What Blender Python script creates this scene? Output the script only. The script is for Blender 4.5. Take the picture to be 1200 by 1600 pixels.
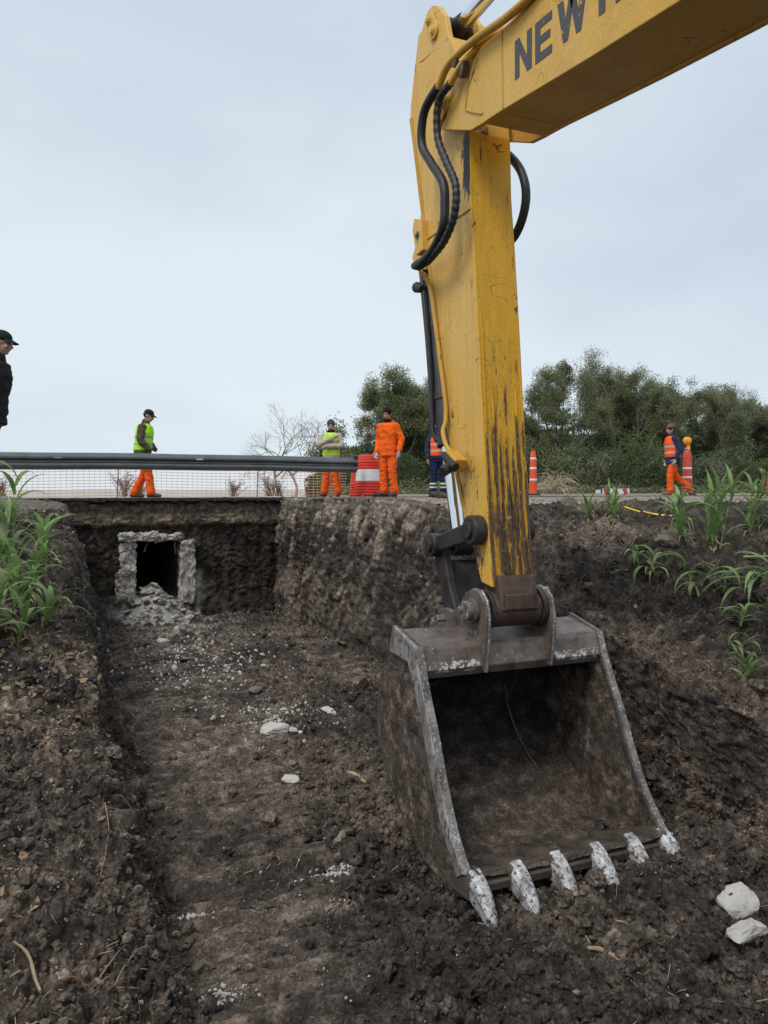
import bpy, bmesh, math, random
import numpy as np
from mathutils import Vector, Matrix
from mathutils.bvhtree import BVHTree
R = math.radians
random.seed(7)
rng = np.random.default_rng(11)
scene = bpy.context.scene
for o in list(bpy.data.objects):
    bpy.data.objects.remove(o)
C = bpy.data.collections.new('roadworks')
scene.collection.children.link(C)

# ------------------------------------------------------------------ camera, sky, sun, exposure
THETA = R(22.4)
cam_d = bpy.data.cameras.new('camera')
cam = bpy.data.objects.new('camera', cam_d)
C.objects.link(cam)
cam.location = (0, 0, 0)
cam.rotation_euler = (R(90), 0, -THETA)
cam_d.sensor_fit = 'VERTICAL'
cam_d.sensor_height = 36
cam_d.sensor_width = 27
cam_d.lens = 36 * 1180 / 1600
cam_d.shift_y = -35 / 1600
cam_d.clip_start = 0.05
cam_d.clip_end = 5000
scene.camera = cam

world = bpy.data.worlds.new('World')
scene.world = world
world.use_nodes = True
wn = world.node_tree.nodes
wl = world.node_tree.links
wn.clear()
SUN_EL, SUN_ROT = R(55), R(-60)
w_out = wn.new('ShaderNodeOutputWorld')
w_bg = wn.new('ShaderNodeBackground')
w_bg.inputs['Strength'].default_value = 0.1
sky = wn.new('ShaderNodeTexSky')
sky.sky_type = 'NISHITA'
sky.sun_disc = False
sky.sun_elevation = SUN_EL
sky.sun_rotation = SUN_ROT
sky.dust_density = 4.0
tc = wn.new('ShaderNodeTexCoord')
mp = wn.new('ShaderNodeMapping')
mp.inputs['Scale'].default_value = (1.0, 1.0, 2.6)
nz = wn.new('ShaderNodeTexNoise')
nz.inputs['Scale'].default_value = 1.15
nz.inputs['Detail'].default_value = 5
nz.inputs['Roughness'].default_value = 0.5
cr = wn.new('ShaderNodeValToRGB')          # the cloud deck: pale grey with slightly bluer, darker banks
e = cr.color_ramp.elements
e[0].position = 0.36; e[0].color = (4.2, 4.85, 5.6, 1)
e[1].position = 0.64; e[1].color = (5.6, 6.2, 6.7, 1)
sep = wn.new('ShaderNodeSeparateXYZ')
hz = wn.new('ShaderNodeMapRange')           # brighter low cloud at the horizon all round
hz.inputs['From Min'].default_value = 0.0
hz.inputs['From Max'].default_value = 0.13
hz.inputs['To Min'].default_value = 0.75
hz.inputs['To Max'].default_value = 0.0
m2 = wn.new('ShaderNodeMix'); m2.data_type = 'RGBA'
m2.inputs[7].default_value = (5.7, 6.5, 6.9, 1)
m1 = wn.new('ShaderNodeMix'); m1.data_type = 'RGBA'
m1.inputs[0].default_value = 0.93
wl.new(tc.outputs['Generated'], mp.inputs['Vector'])
wl.new(mp.outputs[0], nz.inputs['Vector'])
wl.new(nz.outputs[0], cr.inputs[0])
wl.new(tc.outputs['Generated'], sep.inputs[0])
wl.new(sep.outputs['Z'], hz.inputs['Value'])
wl.new(hz.outputs[0], m2.inputs[0])
wl.new(cr.outputs[0], m2.inputs[6])
wl.new(sky.outputs[0], m1.inputs[6])
wl.new(m2.outputs[2], m1.inputs[7])
wl.new(m1.outputs[2], w_bg.inputs['Color'])
wl.new(w_bg.outputs[0], w_out.inputs[0])

sun_d = bpy.data.lights.new('sun', 'SUN')
sun_d.energy = 1.5
sun_d.angle = R(20)
sun_d.color = (1, 0.97, 0.93)
sun = bpy.data.objects.new('sun', sun_d)
C.objects.link(sun)
sdir = Vector((math.sin(SUN_ROT) * math.cos(SUN_EL), math.cos(SUN_ROT) * math.cos(SUN_EL) * -1, math.sin(SUN_EL)))
sun.rotation_euler = sdir.to_track_quat('Z', 'Y').to_euler()
sky.sun_rotation = math.atan2(sdir.x, sdir.y)

scene.view_settings.view_transform = 'Standard'
scene.view_settings.look = 'None'
scene.view_settings.exposure = 0.50
scene.view_settings.gamma = 1
scene.view_settings.use_curve_mapping = False
scene.render.engine = 'CYCLES'

# ------------------------------------------------------------------ noise
_g = np.random.default_rng(3)
PERM = _g.permutation(512).astype(np.int64)
PERM = np.concatenate([PERM, PERM, PERM])
GR = _g.normal(size=(512, 3))
GR /= np.linalg.norm(GR, axis=1)[:, None]

def perlin(p):
    p = np.asarray(p, dtype=np.float64)
    i = np.floor(p).astype(np.int64)
    f = p - i
    u = f * f * f * (f * (f * 6 - 15) + 10)
    i &= 511
    res = 0
    for dx in (0, 1):
        wx = u[:, 0] if dx else 1 - u[:, 0]
        a = PERM[(i[:, 0] + dx) & 511]
        for dy in (0, 1):
            wy = wx * (u[:, 1] if dy else 1 - u[:, 1])
            b = PERM[(a + i[:, 1] + dy) & 511]
            for dz in (0, 1):
                w = wy * (u[:, 2] if dz else 1 - u[:, 2])
                g = GR[PERM[(b + i[:, 2] + dz) & 511]]
                res = res + w * (g[:, 0] * (f[:, 0] - dx) + g[:, 1] * (f[:, 1] - dy) + g[:, 2] * (f[:, 2] - dz))
    return res * 1.6

def fbm(p, oct=3, gain=0.5, lac=2.03):
    a, s, r = 1.0, 1.0, 0
    for k in range(oct):
        r = r + a * perlin(p * s + 17.3 * k)
        a *= gain
        s *= lac
    return r

def billow(p, oct=3, gain=0.5, lac=2.03):
    a, s, r = 1.0, 1.0, 0
    for k in range(oct):
        r = r + a * (np.abs(perlin(p * s + 9.1 * k)) * 2 - 0.45)
        a *= gain
        s *= lac
    return r

def sstep(a, b, x):
    t = np.clip((x - a) / (b - a), 0, 1)
    return t * t * (3 - 2 * t)

# ------------------------------------------------------------------ materials
MAT = {}
def newmat(name):
    m = bpy.data.materials.new(name)
    m.use_nodes = True
    n = m.node_tree.nodes
    l = m.node_tree.links
    b = n['Principled BSDF']
    MAT[name] = m
    return m, n, l, b

def ramp(n, stops):
    r = n.new('ShaderNodeValToRGB')
    el = r.color_ramp.elements
    while len(el) < len(stops):
        el.new(0.5)
    for q, (p, c) in zip(el, stops):
        q.position = p
        q.color = (*c, 1) if len(c) == 3 else c
    return r

def noise(n, l, scale, detail=4, rough=0.6, vec=None, stretch=None):
    t = n.new('ShaderNodeTexNoise')
    t.inputs['Scale'].default_value = scale
    t.inputs['Detail'].default_value = detail
    t.inputs['Roughness'].default_value = rough
    c = n.new('ShaderNodeTexCoord')
    src = c.outputs['Object']
    if stretch:
        m = n.new('ShaderNodeMapping')
        m.inputs['Scale'].default_value = stretch
        l.new(src, m.inputs['Vector'])
        src = m.outputs[0]
    l.new(src, t.inputs['Vector'])
    return t

def mixc(n, l, fac, a, b, mode='MIX'):
    m = n.new('ShaderNodeMix')
    m.data_type = 'RGBA'
    m.blend_type = mode
    for idx, v in ((0, fac), (6, a), (7, b)):
        if hasattr(v, 'is_linked') or hasattr(v, 'links'):
            l.new(v, m.inputs[idx])
        elif idx == 0:
            m.inputs[0].default_value = v
        else:
            m.inputs[idx].default_value = (*v, 1)
    return m.outputs[2]

def math_n(n, l, op, a, b=None, c=None):
    m = n.new('ShaderNodeMath')
    m.operation = op
    for k, v in enumerate((a, b, c)):
        if v is None:
            continue
        if hasattr(v, 'links'):
            l.new(v, m.inputs[k])
        else:
            m.inputs[k].default_value = v
    return m.outputs[0]

def bump(n, l, b, h, strength=0.3, dist=0.02):
    bp = n.new('ShaderNodeBump')
    bp.inputs['Strength'].default_value = strength
    bp.inputs['Distance'].default_value = dist
    l.new(h, bp.inputs['Height'])
    l.new(bp.outputs[0], b.inputs['Normal'])
    return bp

def simple(name, col, rough=0.7, metal=0.0, var=0.25, scale=8, bstr=0.15, bscale=40, bdist=0.01, dark=None, spec=0.5):
    m, n, l, b = newmat(name)
    t = noise(n, l, scale, 5)
    lo = dark if dark else tuple(c * (1 - var) for c in col)
    hi = tuple(min(1, c * (1 + var)) for c in col)
    r = ramp(n, [(0.3, lo), (0.7, hi)])
    l.new(t.outputs[0], r.inputs[0])
    l.new(r.outputs[0], b.inputs['Base Color'])
    b.inputs['Roughness'].default_value = rough
    b.inputs['Metallic'].default_value = metal
    b.inputs['Specular IOR Level'].default_value = spec
    if bstr:
        t2 = noise(n, l, bscale, 4)
        bump(n, l, b, t2.outputs[0], bstr, bdist)
    return m

def stone_mat(name, a, dirt, thr=0.5):
    m, n, l, b = newmat(name)
    t = noise(n, l, 16, 8, 0.75)
    r = ramp(n, [(0.3, tuple(q * .7 for q in a)), (0.65, a)])
    l.new(t.outputs[0], r.inputs[0])
    t2 = noise(n, l, 9, 8, 0.8)
    k = ramp(n, [(thr - .03, (0, 0, 0)), (thr + 0.14, (1, 1, 1))])
    l.new(t2.outputs[0], k.inputs[0])
    c = mixc(n, l, k.outputs[0], r.outputs[0], dirt)
    l.new(c, b.inputs['Base Color'])
    b.inputs['Roughness'].default_value = 0.95
    b.inputs['Specular IOR Level'].default_value = 0.15
    t3 = noise(n, l, 60, 8, 0.75)
    bump(n, l, b, t3.outputs[0], 1.0, 0.012)
# soil: vertex colour is the soil's own colour (dry crust, grey clay, black loam, gravel)
def soil_mat(name, speck=True, bdist=0.02, mul=1.0):
    m, n, l, b = newmat(name)
    at = n.new('ShaderNodeAttribute')
    at.attribute_name = 'Col'
    t1 = noise(n, l, 9, 6, 0.7)
    t2 = noise(n, l, 55, 5, 0.7)
    r1 = ramp(n, [(0.33, (0.42, 0.43, 0.44)), (0.5, (1.02, 1.02, 1.02)), (0.67, (2.5, 2.48, 2.44))])
    r2 = ramp(n, [(0.36, (0.50, 0.50, 0.50)), (0.64, (1.65, 1.62, 1.57))])
    l.new(t1.outputs[0], r1.inputs[0])
    l.new(t2.outputs[0], r2.inputs[0])
    c = mixc(n, l, 1.0, at.outputs['Color'], r1.outputs[0], 'MULTIPLY')
    c = mixc(n, l, 1.0, c, r2.outputs[0], 'MULTIPLY')
    if speck:
        v = n.new('ShaderNodeTexVoronoi')
        v.inputs['Scale'].default_value = 55
        tcx = n.new('ShaderNodeTexCoord')
        l.new(tcx.outputs['Object'], v.inputs['Vector'])
        t3 = noise(n, l, 3.1, 3)
        k = math_n(n, l, 'LESS_THAN', v.outputs['Distance'], 0.13)
        k2 = math_n(n, l, 'GREATER_THAN', t3.outputs[0], 0.56)
        k = math_n(n, l, 'MULTIPLY', k, k2)
        k = math_n(n, l, 'MULTIPLY', k, 0.55)
        c = mixc(n, l, k, c, (0.27, 0.24, 0.2))
    l.new(c, b.inputs['Base Color'])
    b.inputs['Roughness'].default_value = 0.92
    b.inputs['Specular IOR Level'].default_value = 0.25
    t4 = noise(n, l, 46, 10, 0.82)
    v4 = n.new('ShaderNodeTexVoronoi'); v4.inputs['Scale'].default_value = 75; v4.feature = 'F1'
    tc4 = n.new('ShaderNodeTexCoord'); l.new(tc4.outputs['Object'], v4.inputs['Vector'])
    h4 = math_n(n, l, 'MULTIPLY_ADD', v4.outputs['Distance'], -0.35, t4.outputs[0])
    bump(n, l, b, h4, 0.9, bdist)
    return m
soil_mat('soil')
soil_mat('clod_soil', speck=False, bdist=0.008)

# yellow machine paint; kind: 'side' paler yellow side plates, 'front' deeper yellow inner face worn to rust lower down
def paint(name, base, dust, chip=0.62, zwear=None, st=(14, 14, 0.9), stain=None):
    m, n, l, b = newmat(name)
    t = noise(n, l, 1.3, 6, 0.6)
    r = ramp(n, [(0.35, base), (0.68, dust)])
    l.new(t.outputs[0], r.inputs[0])
    c = r.outputs[0]
    # streaks of grime running down
    t2 = noise(n, l, 1.0, 5, 0.7, stretch=st)
    r2 = ramp(n, [(0.33, (0.88, 0.85, 0.80)), (0.52, (1.02, 1.02, 1.02))])
    l.new(t2.outputs[0], r2.inputs[0])
    c = mixc(n, l, 1.0, c, r2.outputs[0], 'MULTIPLY')
    # fine dust speckle
    t5 = noise(n, l, 90, 3, 0.6)
    r5 = ramp(n, [(0.35, (0.86, 0.85, 0.83)), (0.6, (1.04, 1.04, 1.04))])
    l.new(t5.outputs[0], r5.inputs[0])
    c = mixc(n, l, 1.0, c, r5.outputs[0], 'MULTIPLY')
    # chips and scratches
    t3 = noise(n, l, 17, 8, 0.75, stretch=(1, 1, 0.45))
    k = ramp(n, [(chip, (0, 0, 0)), (chip + 0.02, (1, 1, 1))])
    l.new(t3.outputs[0], k.inputs[0])
    kk = k.outputs[0]
    vs = n.new('ShaderNodeTexVoronoi'); vs.feature = 'DISTANCE_TO_EDGE'; vs.inputs['Scale'].default_value = 4.2
    tcs = n.new('ShaderNodeTexCoord'); nd = noise(n, l, 1.6, 2)
    va = n.new('ShaderNodeVectorMath'); va.operation = 'MULTIPLY_ADD'
    l.new(nd.outputs['Color'], va.inputs[0]); va.inputs[1].default_value = (1.2, 1.2, 1.2); l.new(tcs.outputs['Object'], va.inputs[2])
    l.new(va.outputs[0], vs.inputs['Vector'])
    sl = math_n(n, l, 'LESS_THAN', vs.outputs['Distance'], 0.0075)
    nm_ = noise(n, l, 3.3, 3)
    sm_ = math_n(n, l, 'GREATER_THAN', nm_.outputs[0], 0.57)
    kk = math_n(n, l, 'MAXIMUM', kk, math_n(n, l, 'MULTIPLY', math_n(n, l, 'MULTIPLY', sl, sm_), 0.75))
    rust = ramp(n, [(0.3, (0.040, 0.026, 0.020)), (0.62, (0.12, 0.075, 0.052)), (0.72, (0.36, 0.33, 0.30))])
    t6 = noise(n, l, 30, 4)
    l.new(t6.outputs[0], rust.inputs[0])
    if zwear:
        z0, z1, amt = zwear
        sp = n.new('ShaderNodeSeparateXYZ')
        tcx = n.new('ShaderNodeTexCoord')
        l.new(tcx.outputs['Object'], sp.inputs[0])
        mr = n.new('ShaderNodeMapRange')
        mr.inputs['From Min'].default_value = z0
        mr.inputs['From Max'].default_value = z1
        mr.inputs['To Min'].default_value = 0
        mr.inputs['To Max'].default_value = amt
        l.new(sp.outputs['Z'], mr.inputs['Value'])
        t7 = noise(n, l, 5.5, 10, 0.8, stretch=(5.5, 1.0, 0.42))
        s = math_n(n, l, 'ADD', t7.outputs[0], mr.outputs[0])
        g = ramp(n, [(0.60, (0, 0, 0)), (0.625, (1, 1, 1))])
        l.new(s, g.inputs[0])
        kk = math_n(n, l, 'MAXIMUM', kk, g.outputs[0])
    c = mixc(n, l, kk, c, rust.outputs[0])
    if stain:
        sp2 = n.new('ShaderNodeVectorMath'); sp2.operation = 'SUBTRACT'
        tc2 = n.new('ShaderNodeTexCoord')
        l.new(tc2.outputs['Object'], sp2.inputs[0]); sp2.inputs[1].default_value = stain[0]
        sp3 = n.new('ShaderNodeVectorMath'); sp3.operation = 'DIVIDE'
        l.new(sp2.outputs[0], sp3.inputs[0]); sp3.inputs[1].default_value = stain[1]
        ln = n.new('ShaderNodeVectorMath'); ln.operation = 'LENGTH'; l.new(sp3.outputs[0], ln.inputs[0])
        t9 = noise(n, l, 9, 8, 0.8, stretch=(1, 1, .35))
        sv = math_n(n, l, 'MULTIPLY_ADD', t9.outputs[0], 2.2, math_n(n, l, 'MULTIPLY', ln.outputs['Value'], -1.0))
        g9 = ramp(n, [(0.30, (0, 0, 0)), (0.52, (1, 1, 1))]); l.new(sv, g9.inputs[0])
        c = mixc(n, l, g9.outputs[0], c, (0.02, 0.02, 0.026))
    l.new(c, b.inputs['Base Color'])
    rr = math_n(n, l, 'MULTIPLY_ADD', kk, 0.3, 0.48)
    l.new(rr, b.inputs['Roughness'])
    b.inputs['Specular IOR Level'].default_value = 0.35
    inv = math_n(n, l, 'SUBTRACT', 1.0, kk)
    bump(n, l, b, inv, 0.5, 0.003)
    return m
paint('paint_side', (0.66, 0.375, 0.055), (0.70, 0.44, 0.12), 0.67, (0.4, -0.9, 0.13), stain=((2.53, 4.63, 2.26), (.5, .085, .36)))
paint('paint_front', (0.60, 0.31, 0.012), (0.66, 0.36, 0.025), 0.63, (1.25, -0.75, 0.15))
paint('paint_boom', (0.63, 0.355, 0.05), (0.67, 0.42, 0.11), 0.69, st=(3, 3, 3))
paint('paint_pipe', (0.52, 0.29, 0.03), (0.56, 0.33, 0.06), 0.66)

paint('wear_bar_steel', (0.58, 0.30, 0.015), (0.62, 0.35, 0.03), 0.60, (0.85, 0.05, 0.24))
def lettering_mat():
    m, n, l, b = newmat('lettering_grey')
    t = noise(n, l, 26, 9, 0.7)
    k = ramp(n, [(0.63, (0, 0, 0)), (0.645, (1, 1, 1))])
    l.new(t.outputs[0], k.inputs[0])
    c = mixc(n, l, k.outputs[0], (0.06, 0.062, 0.07), (0.52, 0.32, 0.07))
    l.new(c, b.inputs['Base Color'])
    b.inputs['Roughness'].default_value = 0.6
lettering_mat()

def metal_worn(name, a, bcol, pale, thr, rough=0.55, metal=0.5, bd=0.004, sc=7, st=None, ps=23):
    m, n, l, b = newmat(name)
    t = noise(n, l, sc, 8, 0.7, stretch=st)
    r = ramp(n, [(0.35, a), (0.62, bcol)])
    l.new(t.outputs[0], r.inputs[0])
    t2 = noise(n, l, ps, 9, 0.75, stretch=st)
    k = ramp(n, [(thr, (0, 0, 0)), (thr + 0.04, (1, 1, 1))])
    l.new(t2.outputs[0], k.inputs[0])
    c = mixc(n, l, k.outputs[0], r.outputs[0], pale)
    l.new(c, b.inputs['Base Color'])
    b.inputs['Metallic'].default_value = metal
    b.inputs['Roughness'].default_value = rough
    t3 = noise(n, l, 60, 6, 0.7)
    bump(n, l, b, t3.outputs[0], 0.6, bd)
    return m
metal_worn('bucket_steel', (0.04, 0.031, 0.026), (0.12, 0.098, 0.084), (0.22, 0.21, 0.20), 0.60, 0.6, 0.25)
metal_worn('bucket_top_steel', (0.070, 0.050, 0.040), (0.19, 0.155, 0.132), (0.40, 0.39, 0.37), 0.60, 0.45, 0.3)
metal_worn('worn_edge_steel', (0.07, 0.058, 0.05), (0.24, 0.225, 0.21), (0.50, 0.49, 0.47), 0.56, 0.5, 0.2, ps=48)
metal_worn('tooth_steel', (0.14, 0.12, 0.11), (0.60, 0.60, 0.60), (0.06, 0.048, 0.04), 0.53, 0.45, 0.2, 0.006, 14, ps=38)
metal_worn('scuffed_steel', (0.08, 0.06, 0.05), (0.16, 0.13, 0.11), (0.58, 0.57, 0.55), 0.51, 0.5, 0.2)
metal_worn('cutter_steel', (0.15, 0.13, 0.12), (0.38, 0.365, 0.35), (0.06, 0.045, 0.038), 0.53, 0.5, 0.2, 0.006, 5, st=(1, 2, 1))
metal_worn('dark_steel', (0.018, 0.016, 0.015), (0.06, 0.052, 0.048), (0.16, 0.14, 0.13), 0.64, 0.55, 0.4)
metal_worn('rust_steel', (0.045, 0.024, 0.016), (0.11, 0.07, 0.052), (0.42, 0.40, 0.38), 0.63, 0.6, 0.2, st=(1, 1, 0.3))
metal_worn('bolt_steel', (0.12, 0.1, 0.09), (0.3, 0.28, 0.26), (0.6, 0.58, 0.55), 0.55, 0.45, 0.6)
simple('bucket_mud', (0.075, 0.060, 0.049), 0.9, 0, 0.4, 7, 0.8, 45, 0.012, spec=0.2)
simple('rubber', (0.016, 0.016, 0.018), 0.55, 0, 0.4, 20, 0.2, 80, 0.003)
simple('cylinder_dark', (0.035, 0.035, 0.037), 0.45, 0.2, 0.3, 9, 0.15, 50, 0.002)
m_, n_, l_, b_ = newmat('chrome')
b_.inputs['Base Color'].default_value = (0.78, 0.8, 0.83, 1); b_.inputs['Metallic'].default_value = 1; b_.inputs['Roughness'].default_value = 0.09
stone_mat('concrete', (0.50, 0.46, 0.41), (0.13, 0.11, 0.09), .53)
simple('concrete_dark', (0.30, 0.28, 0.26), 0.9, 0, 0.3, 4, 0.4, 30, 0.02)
stone_mat('rubble', (0.40, 0.375, 0.34), (0.15, 0.13, 0.115), .54)
stone_mat('pale_stone', (0.60, 0.57, 0.52), (0.20, 0.17, 0.14), 0.56)
stone_mat('tan_stone', (0.33, 0.27, 0.21), (0.09, 0.07, 0.055), 0.5)
stone_mat('dust_stone', (0.25, 0.22, 0.19), (0.08, 0.065, 0.05), 0.48)
simple('asphalt', (0.05, 0.047, 0.044), 0.9, 0, 0.4, 30, 0.8, 90, 0.01)
simple('asphalt_cut', (0.008, 0.008, 0.008), 0.85, 0, 0.5, 20, 0.9, 40, 0.02)
simple('road_dust', (0.21, 0.182, 0.15), 0.95, 0, 0.25, 3, 0.4, 60, 0.01)
simple('field_hazed', (0.40, 0.385, 0.33), 0.95, 0, 0.4, 0.6, 0.6, 8, 0.1)  # pale dry field, with the horizon haze put into its colour
simple('galvanised', (0.145, 0.155, 0.16), 0.45, 0.6, 0.22, 3, 0.1, 60, 0.002)
simple('orange_plastic', (0.72, 0.075, 0.02), 0.5, 0, 0.15, 4, 0.05)
simple('red_plastic', (0.60, 0.035, 0.018), 0.45, 0, 0.15, 4, 0.05)
simple('faded_red', (0.52, 0.06, 0.045), 0.55, 0, 0.2, 6, 0.05)
simple('reflective_white', (0.62, 0.63, 0.64), 0.5, 0, 0.12, 7, 0.05)
simple('board_red', (0.5, 0.03, 0.035), 0.5, 0, 0.15, 6, 0.05)
simple('amber_lens', (0.85, 0.30, 0.01), 0.25, 0, 0.12, 30, 0.2)
simple('amber_case', (0.80, 0.36, 0.02), 0.4, 0, 0.1, 30, 0.1)
simple('yellow_plastic', (0.72, 0.50, 0.03), 0.45, 0, 0.15, 8, 0.1)
simple('net_orange', (0.78, 0.42, 0.30), 0.7, 0, 0.2, 3, 0)
simple('dry_straw', (0.27, 0.205, 0.125), 0.9, 0, 0.35, 4, 0)
simple('pale_straw', (0.46, 0.38, 0.25), 0.9, 0, 0.35, 4, 0)
simple('dry_weed', (0.25, 0.15, 0.09), 0.9, 0, 0.35, 4, 0)
simple('root', (0.16, 0.095, 0.055), 0.9, 0, 0.35, 6, 0)
simple('dead_leaf', (0.26, 0.175, 0.11), 0.9, 0, 0.4, 5, 0.2, 60, 0.003)
simple('bark', (0.19, 0.165, 0.145), 0.9, 0, 0.35, 5, 0.4, 30, 0.01)
simple('bark_pale', (0.22, 0.19, 0.165), 0.9, 0, 0.3, 5, 0)

def leaf_mat(name, a, b2, sheen=0.3, sc=0.7):
    m, n, l, b = newmat(name)
    t = noise(n, l, sc, 5, 0.7)
    r = ramp(n, [(0.32, a), (0.68, b2)])
    l.new(t.outputs[0], r.inputs[0])
    l.new(r.outputs[0], b.inputs['Base Color'])
    b.inputs['Roughness'].default_value = 0.6
    b.inputs['Specular IOR Level'].default_value = sheen
    out = n['Material Output']
    tr = n.new('ShaderNodeBsdfTranslucent')
    l.new(r.outputs[0], tr.inputs['Color'])
    mx = n.new('ShaderNodeMixShader')
    mx.inputs[0].default_value = 0.35
    l.new(b.outputs[0], mx.inputs[1])
    l.new(tr.outputs[0], mx.inputs[2])
    l.new(mx.outputs[0], out.inputs['Surface'])
    return m
leaf_mat('leaf_olive', (0.12, 0.145, 0.065), (0.26, 0.28, 0.15))
leaf_mat('leaf_grey', (0.12, 0.138, 0.085), (0.25, 0.265, 0.175))
leaf_mat('leaf_dark', (0.06, 0.088, 0.036), (0.14, 0.175, 0.078))
leaf_mat('leaf_fresh', (0.065, 0.115, 0.025), (0.14, 0.21, 0.06))
leaf_mat('blade_green', (0.09, 0.20, 0.04), (0.27, 0.42, 0.12), 0.5, 6)
leaf_mat('blade_dusty', (0.12, 0.17, 0.07), (0.30, 0.33, 0.17), 0.3, 9)
leaf_mat('blade_pale', (0.17, 0.29, 0.09), (0.36, 0.48, 0.22), 0.5, 6)

def cloth(name, col, bands=None, bandcol=(0.45, 0.46, 0.44), var=0.18):
    m, n, l, b = newmat(name)
    t = noise(n, l, 9, 5, 0.6)
    r = ramp(n, [(0.3, tuple(c * (1 - var) for c in col)), (0.7, tuple(min(1, c * (1 + var)) for c in col))])
    l.new(t.outputs[0], r.inputs[0])
    c = r.outputs[0]
    if bands:
        sp = n.new('ShaderNodeSeparateXYZ')
        tcx = n.new('ShaderNodeTexCoord')
        l.new(tcx.outputs['Object'], sp.inputs[0])
        k = None
        for z0, z1 in bands:
            d = math_n(n, l, 'COMPARE', sp.outputs['Z'], (z0 + z1) / 2, (z1 - z0) / 2)
            k = d if k is None else math_n(n, l, 'MAXIMUM', k, d)
        c = mixc(n, l, k, c, bandcol)
    l.new(c, b.inputs['Base Color'])
    b.inputs['Roughness'].default_value = 0.85
    b.inputs['Specular IOR Level'].default_value = 0.2
    t2 = noise(n, l, 22, 3, 0.5)
    bump(n, l, b, t2.outputs[0], 0.35, 0.02)
    return m
cloth('cloth_orange', (0.80, 0.115, 0.012))
cloth('cloth_orange_trousers', (0.74, 0.105, 0.014))
cloth('vest_lime', (0.38, 0.75, 0.03), [(1.02, 1.07), (1.16, 1.21)], (0.30, 0.34, 0.28))
cloth('vest_yellow', (0.45, 0.72, 0.05), [(1.05, 1.10), (1.20, 1.24)], (0.32, 0.36, 0.26))
cloth('vest_orange', (0.82, 0.10, 0.02), [(1.02, 1.07), (1.17, 1.22)], (0.42, 0.38, 0.34))
cloth('jacket_brown', (0.085, 0.07, 0.048))
cloth('jacket_black', (0.018, 0.019, 0.022))
cloth('jacket_navy', (0.022, 0.032, 0.07))
cloth('jacket_cream', (0.40, 0.37, 0.30))
cloth('trousers_navy', (0.014, 0.018, 0.07), [(0.19, 0.235), (0.27, 0.315)], (0.45, 0.55, 0.40))
cloth('trousers_greyrose', (0.26, 0.19, 0.175))
cloth('hat_black', (0.010, 0.010, 0.012))
cloth('hat_grey', (0.055, 0.062, 0.06))
cloth('hat_pattern', (0.18, 0.07, 0.06), [(1.60, 1.665)], (0.012, 0.01, 0.01))
cloth('cap_green', (0.012, 0.02, 0.016))
cloth('scarf_navy', (0.010, 0.011, 0.02))
cloth('glove_white', (0.42, 0.40, 0.35))
simple('boot', (0.05, 0.04, 0.035), 0.7, 0, 0.3, 12, 0)
simple('boot_tan', (0.18, 0.12, 0.085), 0.7, 0, 0.3, 12, 0)
simple('hair', (0.015, 0.012, 0.01), 0.7, 0, 0.3, 12, 0)
m_, n_, l_, b_ = newmat('skin')
b_.inputs['Base Color'].default_value = (0.42, 0.235, 0.16, 1); b_.inputs['Roughness'].default_value = 0.6
m_, n_, l_, b_ = newmat('eye_dark')
b_.inputs['Base Color'].default_value = (0.02, 0.015, 0.012, 1); b_.inputs['Roughness'].default_value = 0.3

# ------------------------------------------------------------------ object helpers
def link(o, parent=None):
    C.objects.link(o)
    if parent is not None:
        o.parent = parent
    return o

def tag(o, label=None, cat=None, group=None, kind=None):
    if label: o['label'] = label
    if cat: o['category'] = cat
    if group: o['group'] = group
    if kind: o['kind'] = kind
    return o

def thing(name, label, cat, loc=(0, 0, 0), rotz=0, group=None):
    o = bpy.data.objects.new(name, None)
    o.empty_display_size = 0.2
    o.location = loc
    o.rotation_euler = (0, 0, rotz)
    C.objects.link(o)
    return tag(o, label, cat, group)

def fastmesh(name, verts, faces, cols=None, smooth=False, k=None):
    """verts (N,3) array; faces (M,k) int array"""
    me = bpy.data.meshes.new(name)
    verts = np.asarray(verts, dtype=np.float32)
    faces = np.asarray(faces, dtype=np.int32)
    M, k = faces.shape
    me.vertices.add(len(verts))
    me.vertices.foreach_set('co', verts.ravel())
    me.loops.add(M * k)
    me.loops.foreach_set('vertex_index', faces.ravel())
    me.polygons.add(M)
    me.polygons.foreach_set('loop_start', np.arange(0, M * k, k, dtype=np.int32))
    me.polygons.foreach_set('use_smooth', np.full(M, smooth, dtype=bool))
    me.update(calc_edges=True)
    if cols is not None:
        ca = me.color_attributes.new('Col', 'FLOAT_COLOR', 'POINT')
        c4 = np.ones((len(verts), 4), dtype=np.float32)
        c4[:, :3] = cols
        ca.data.foreach_set('color', c4.ravel())
    me.validate()
    return me

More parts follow.
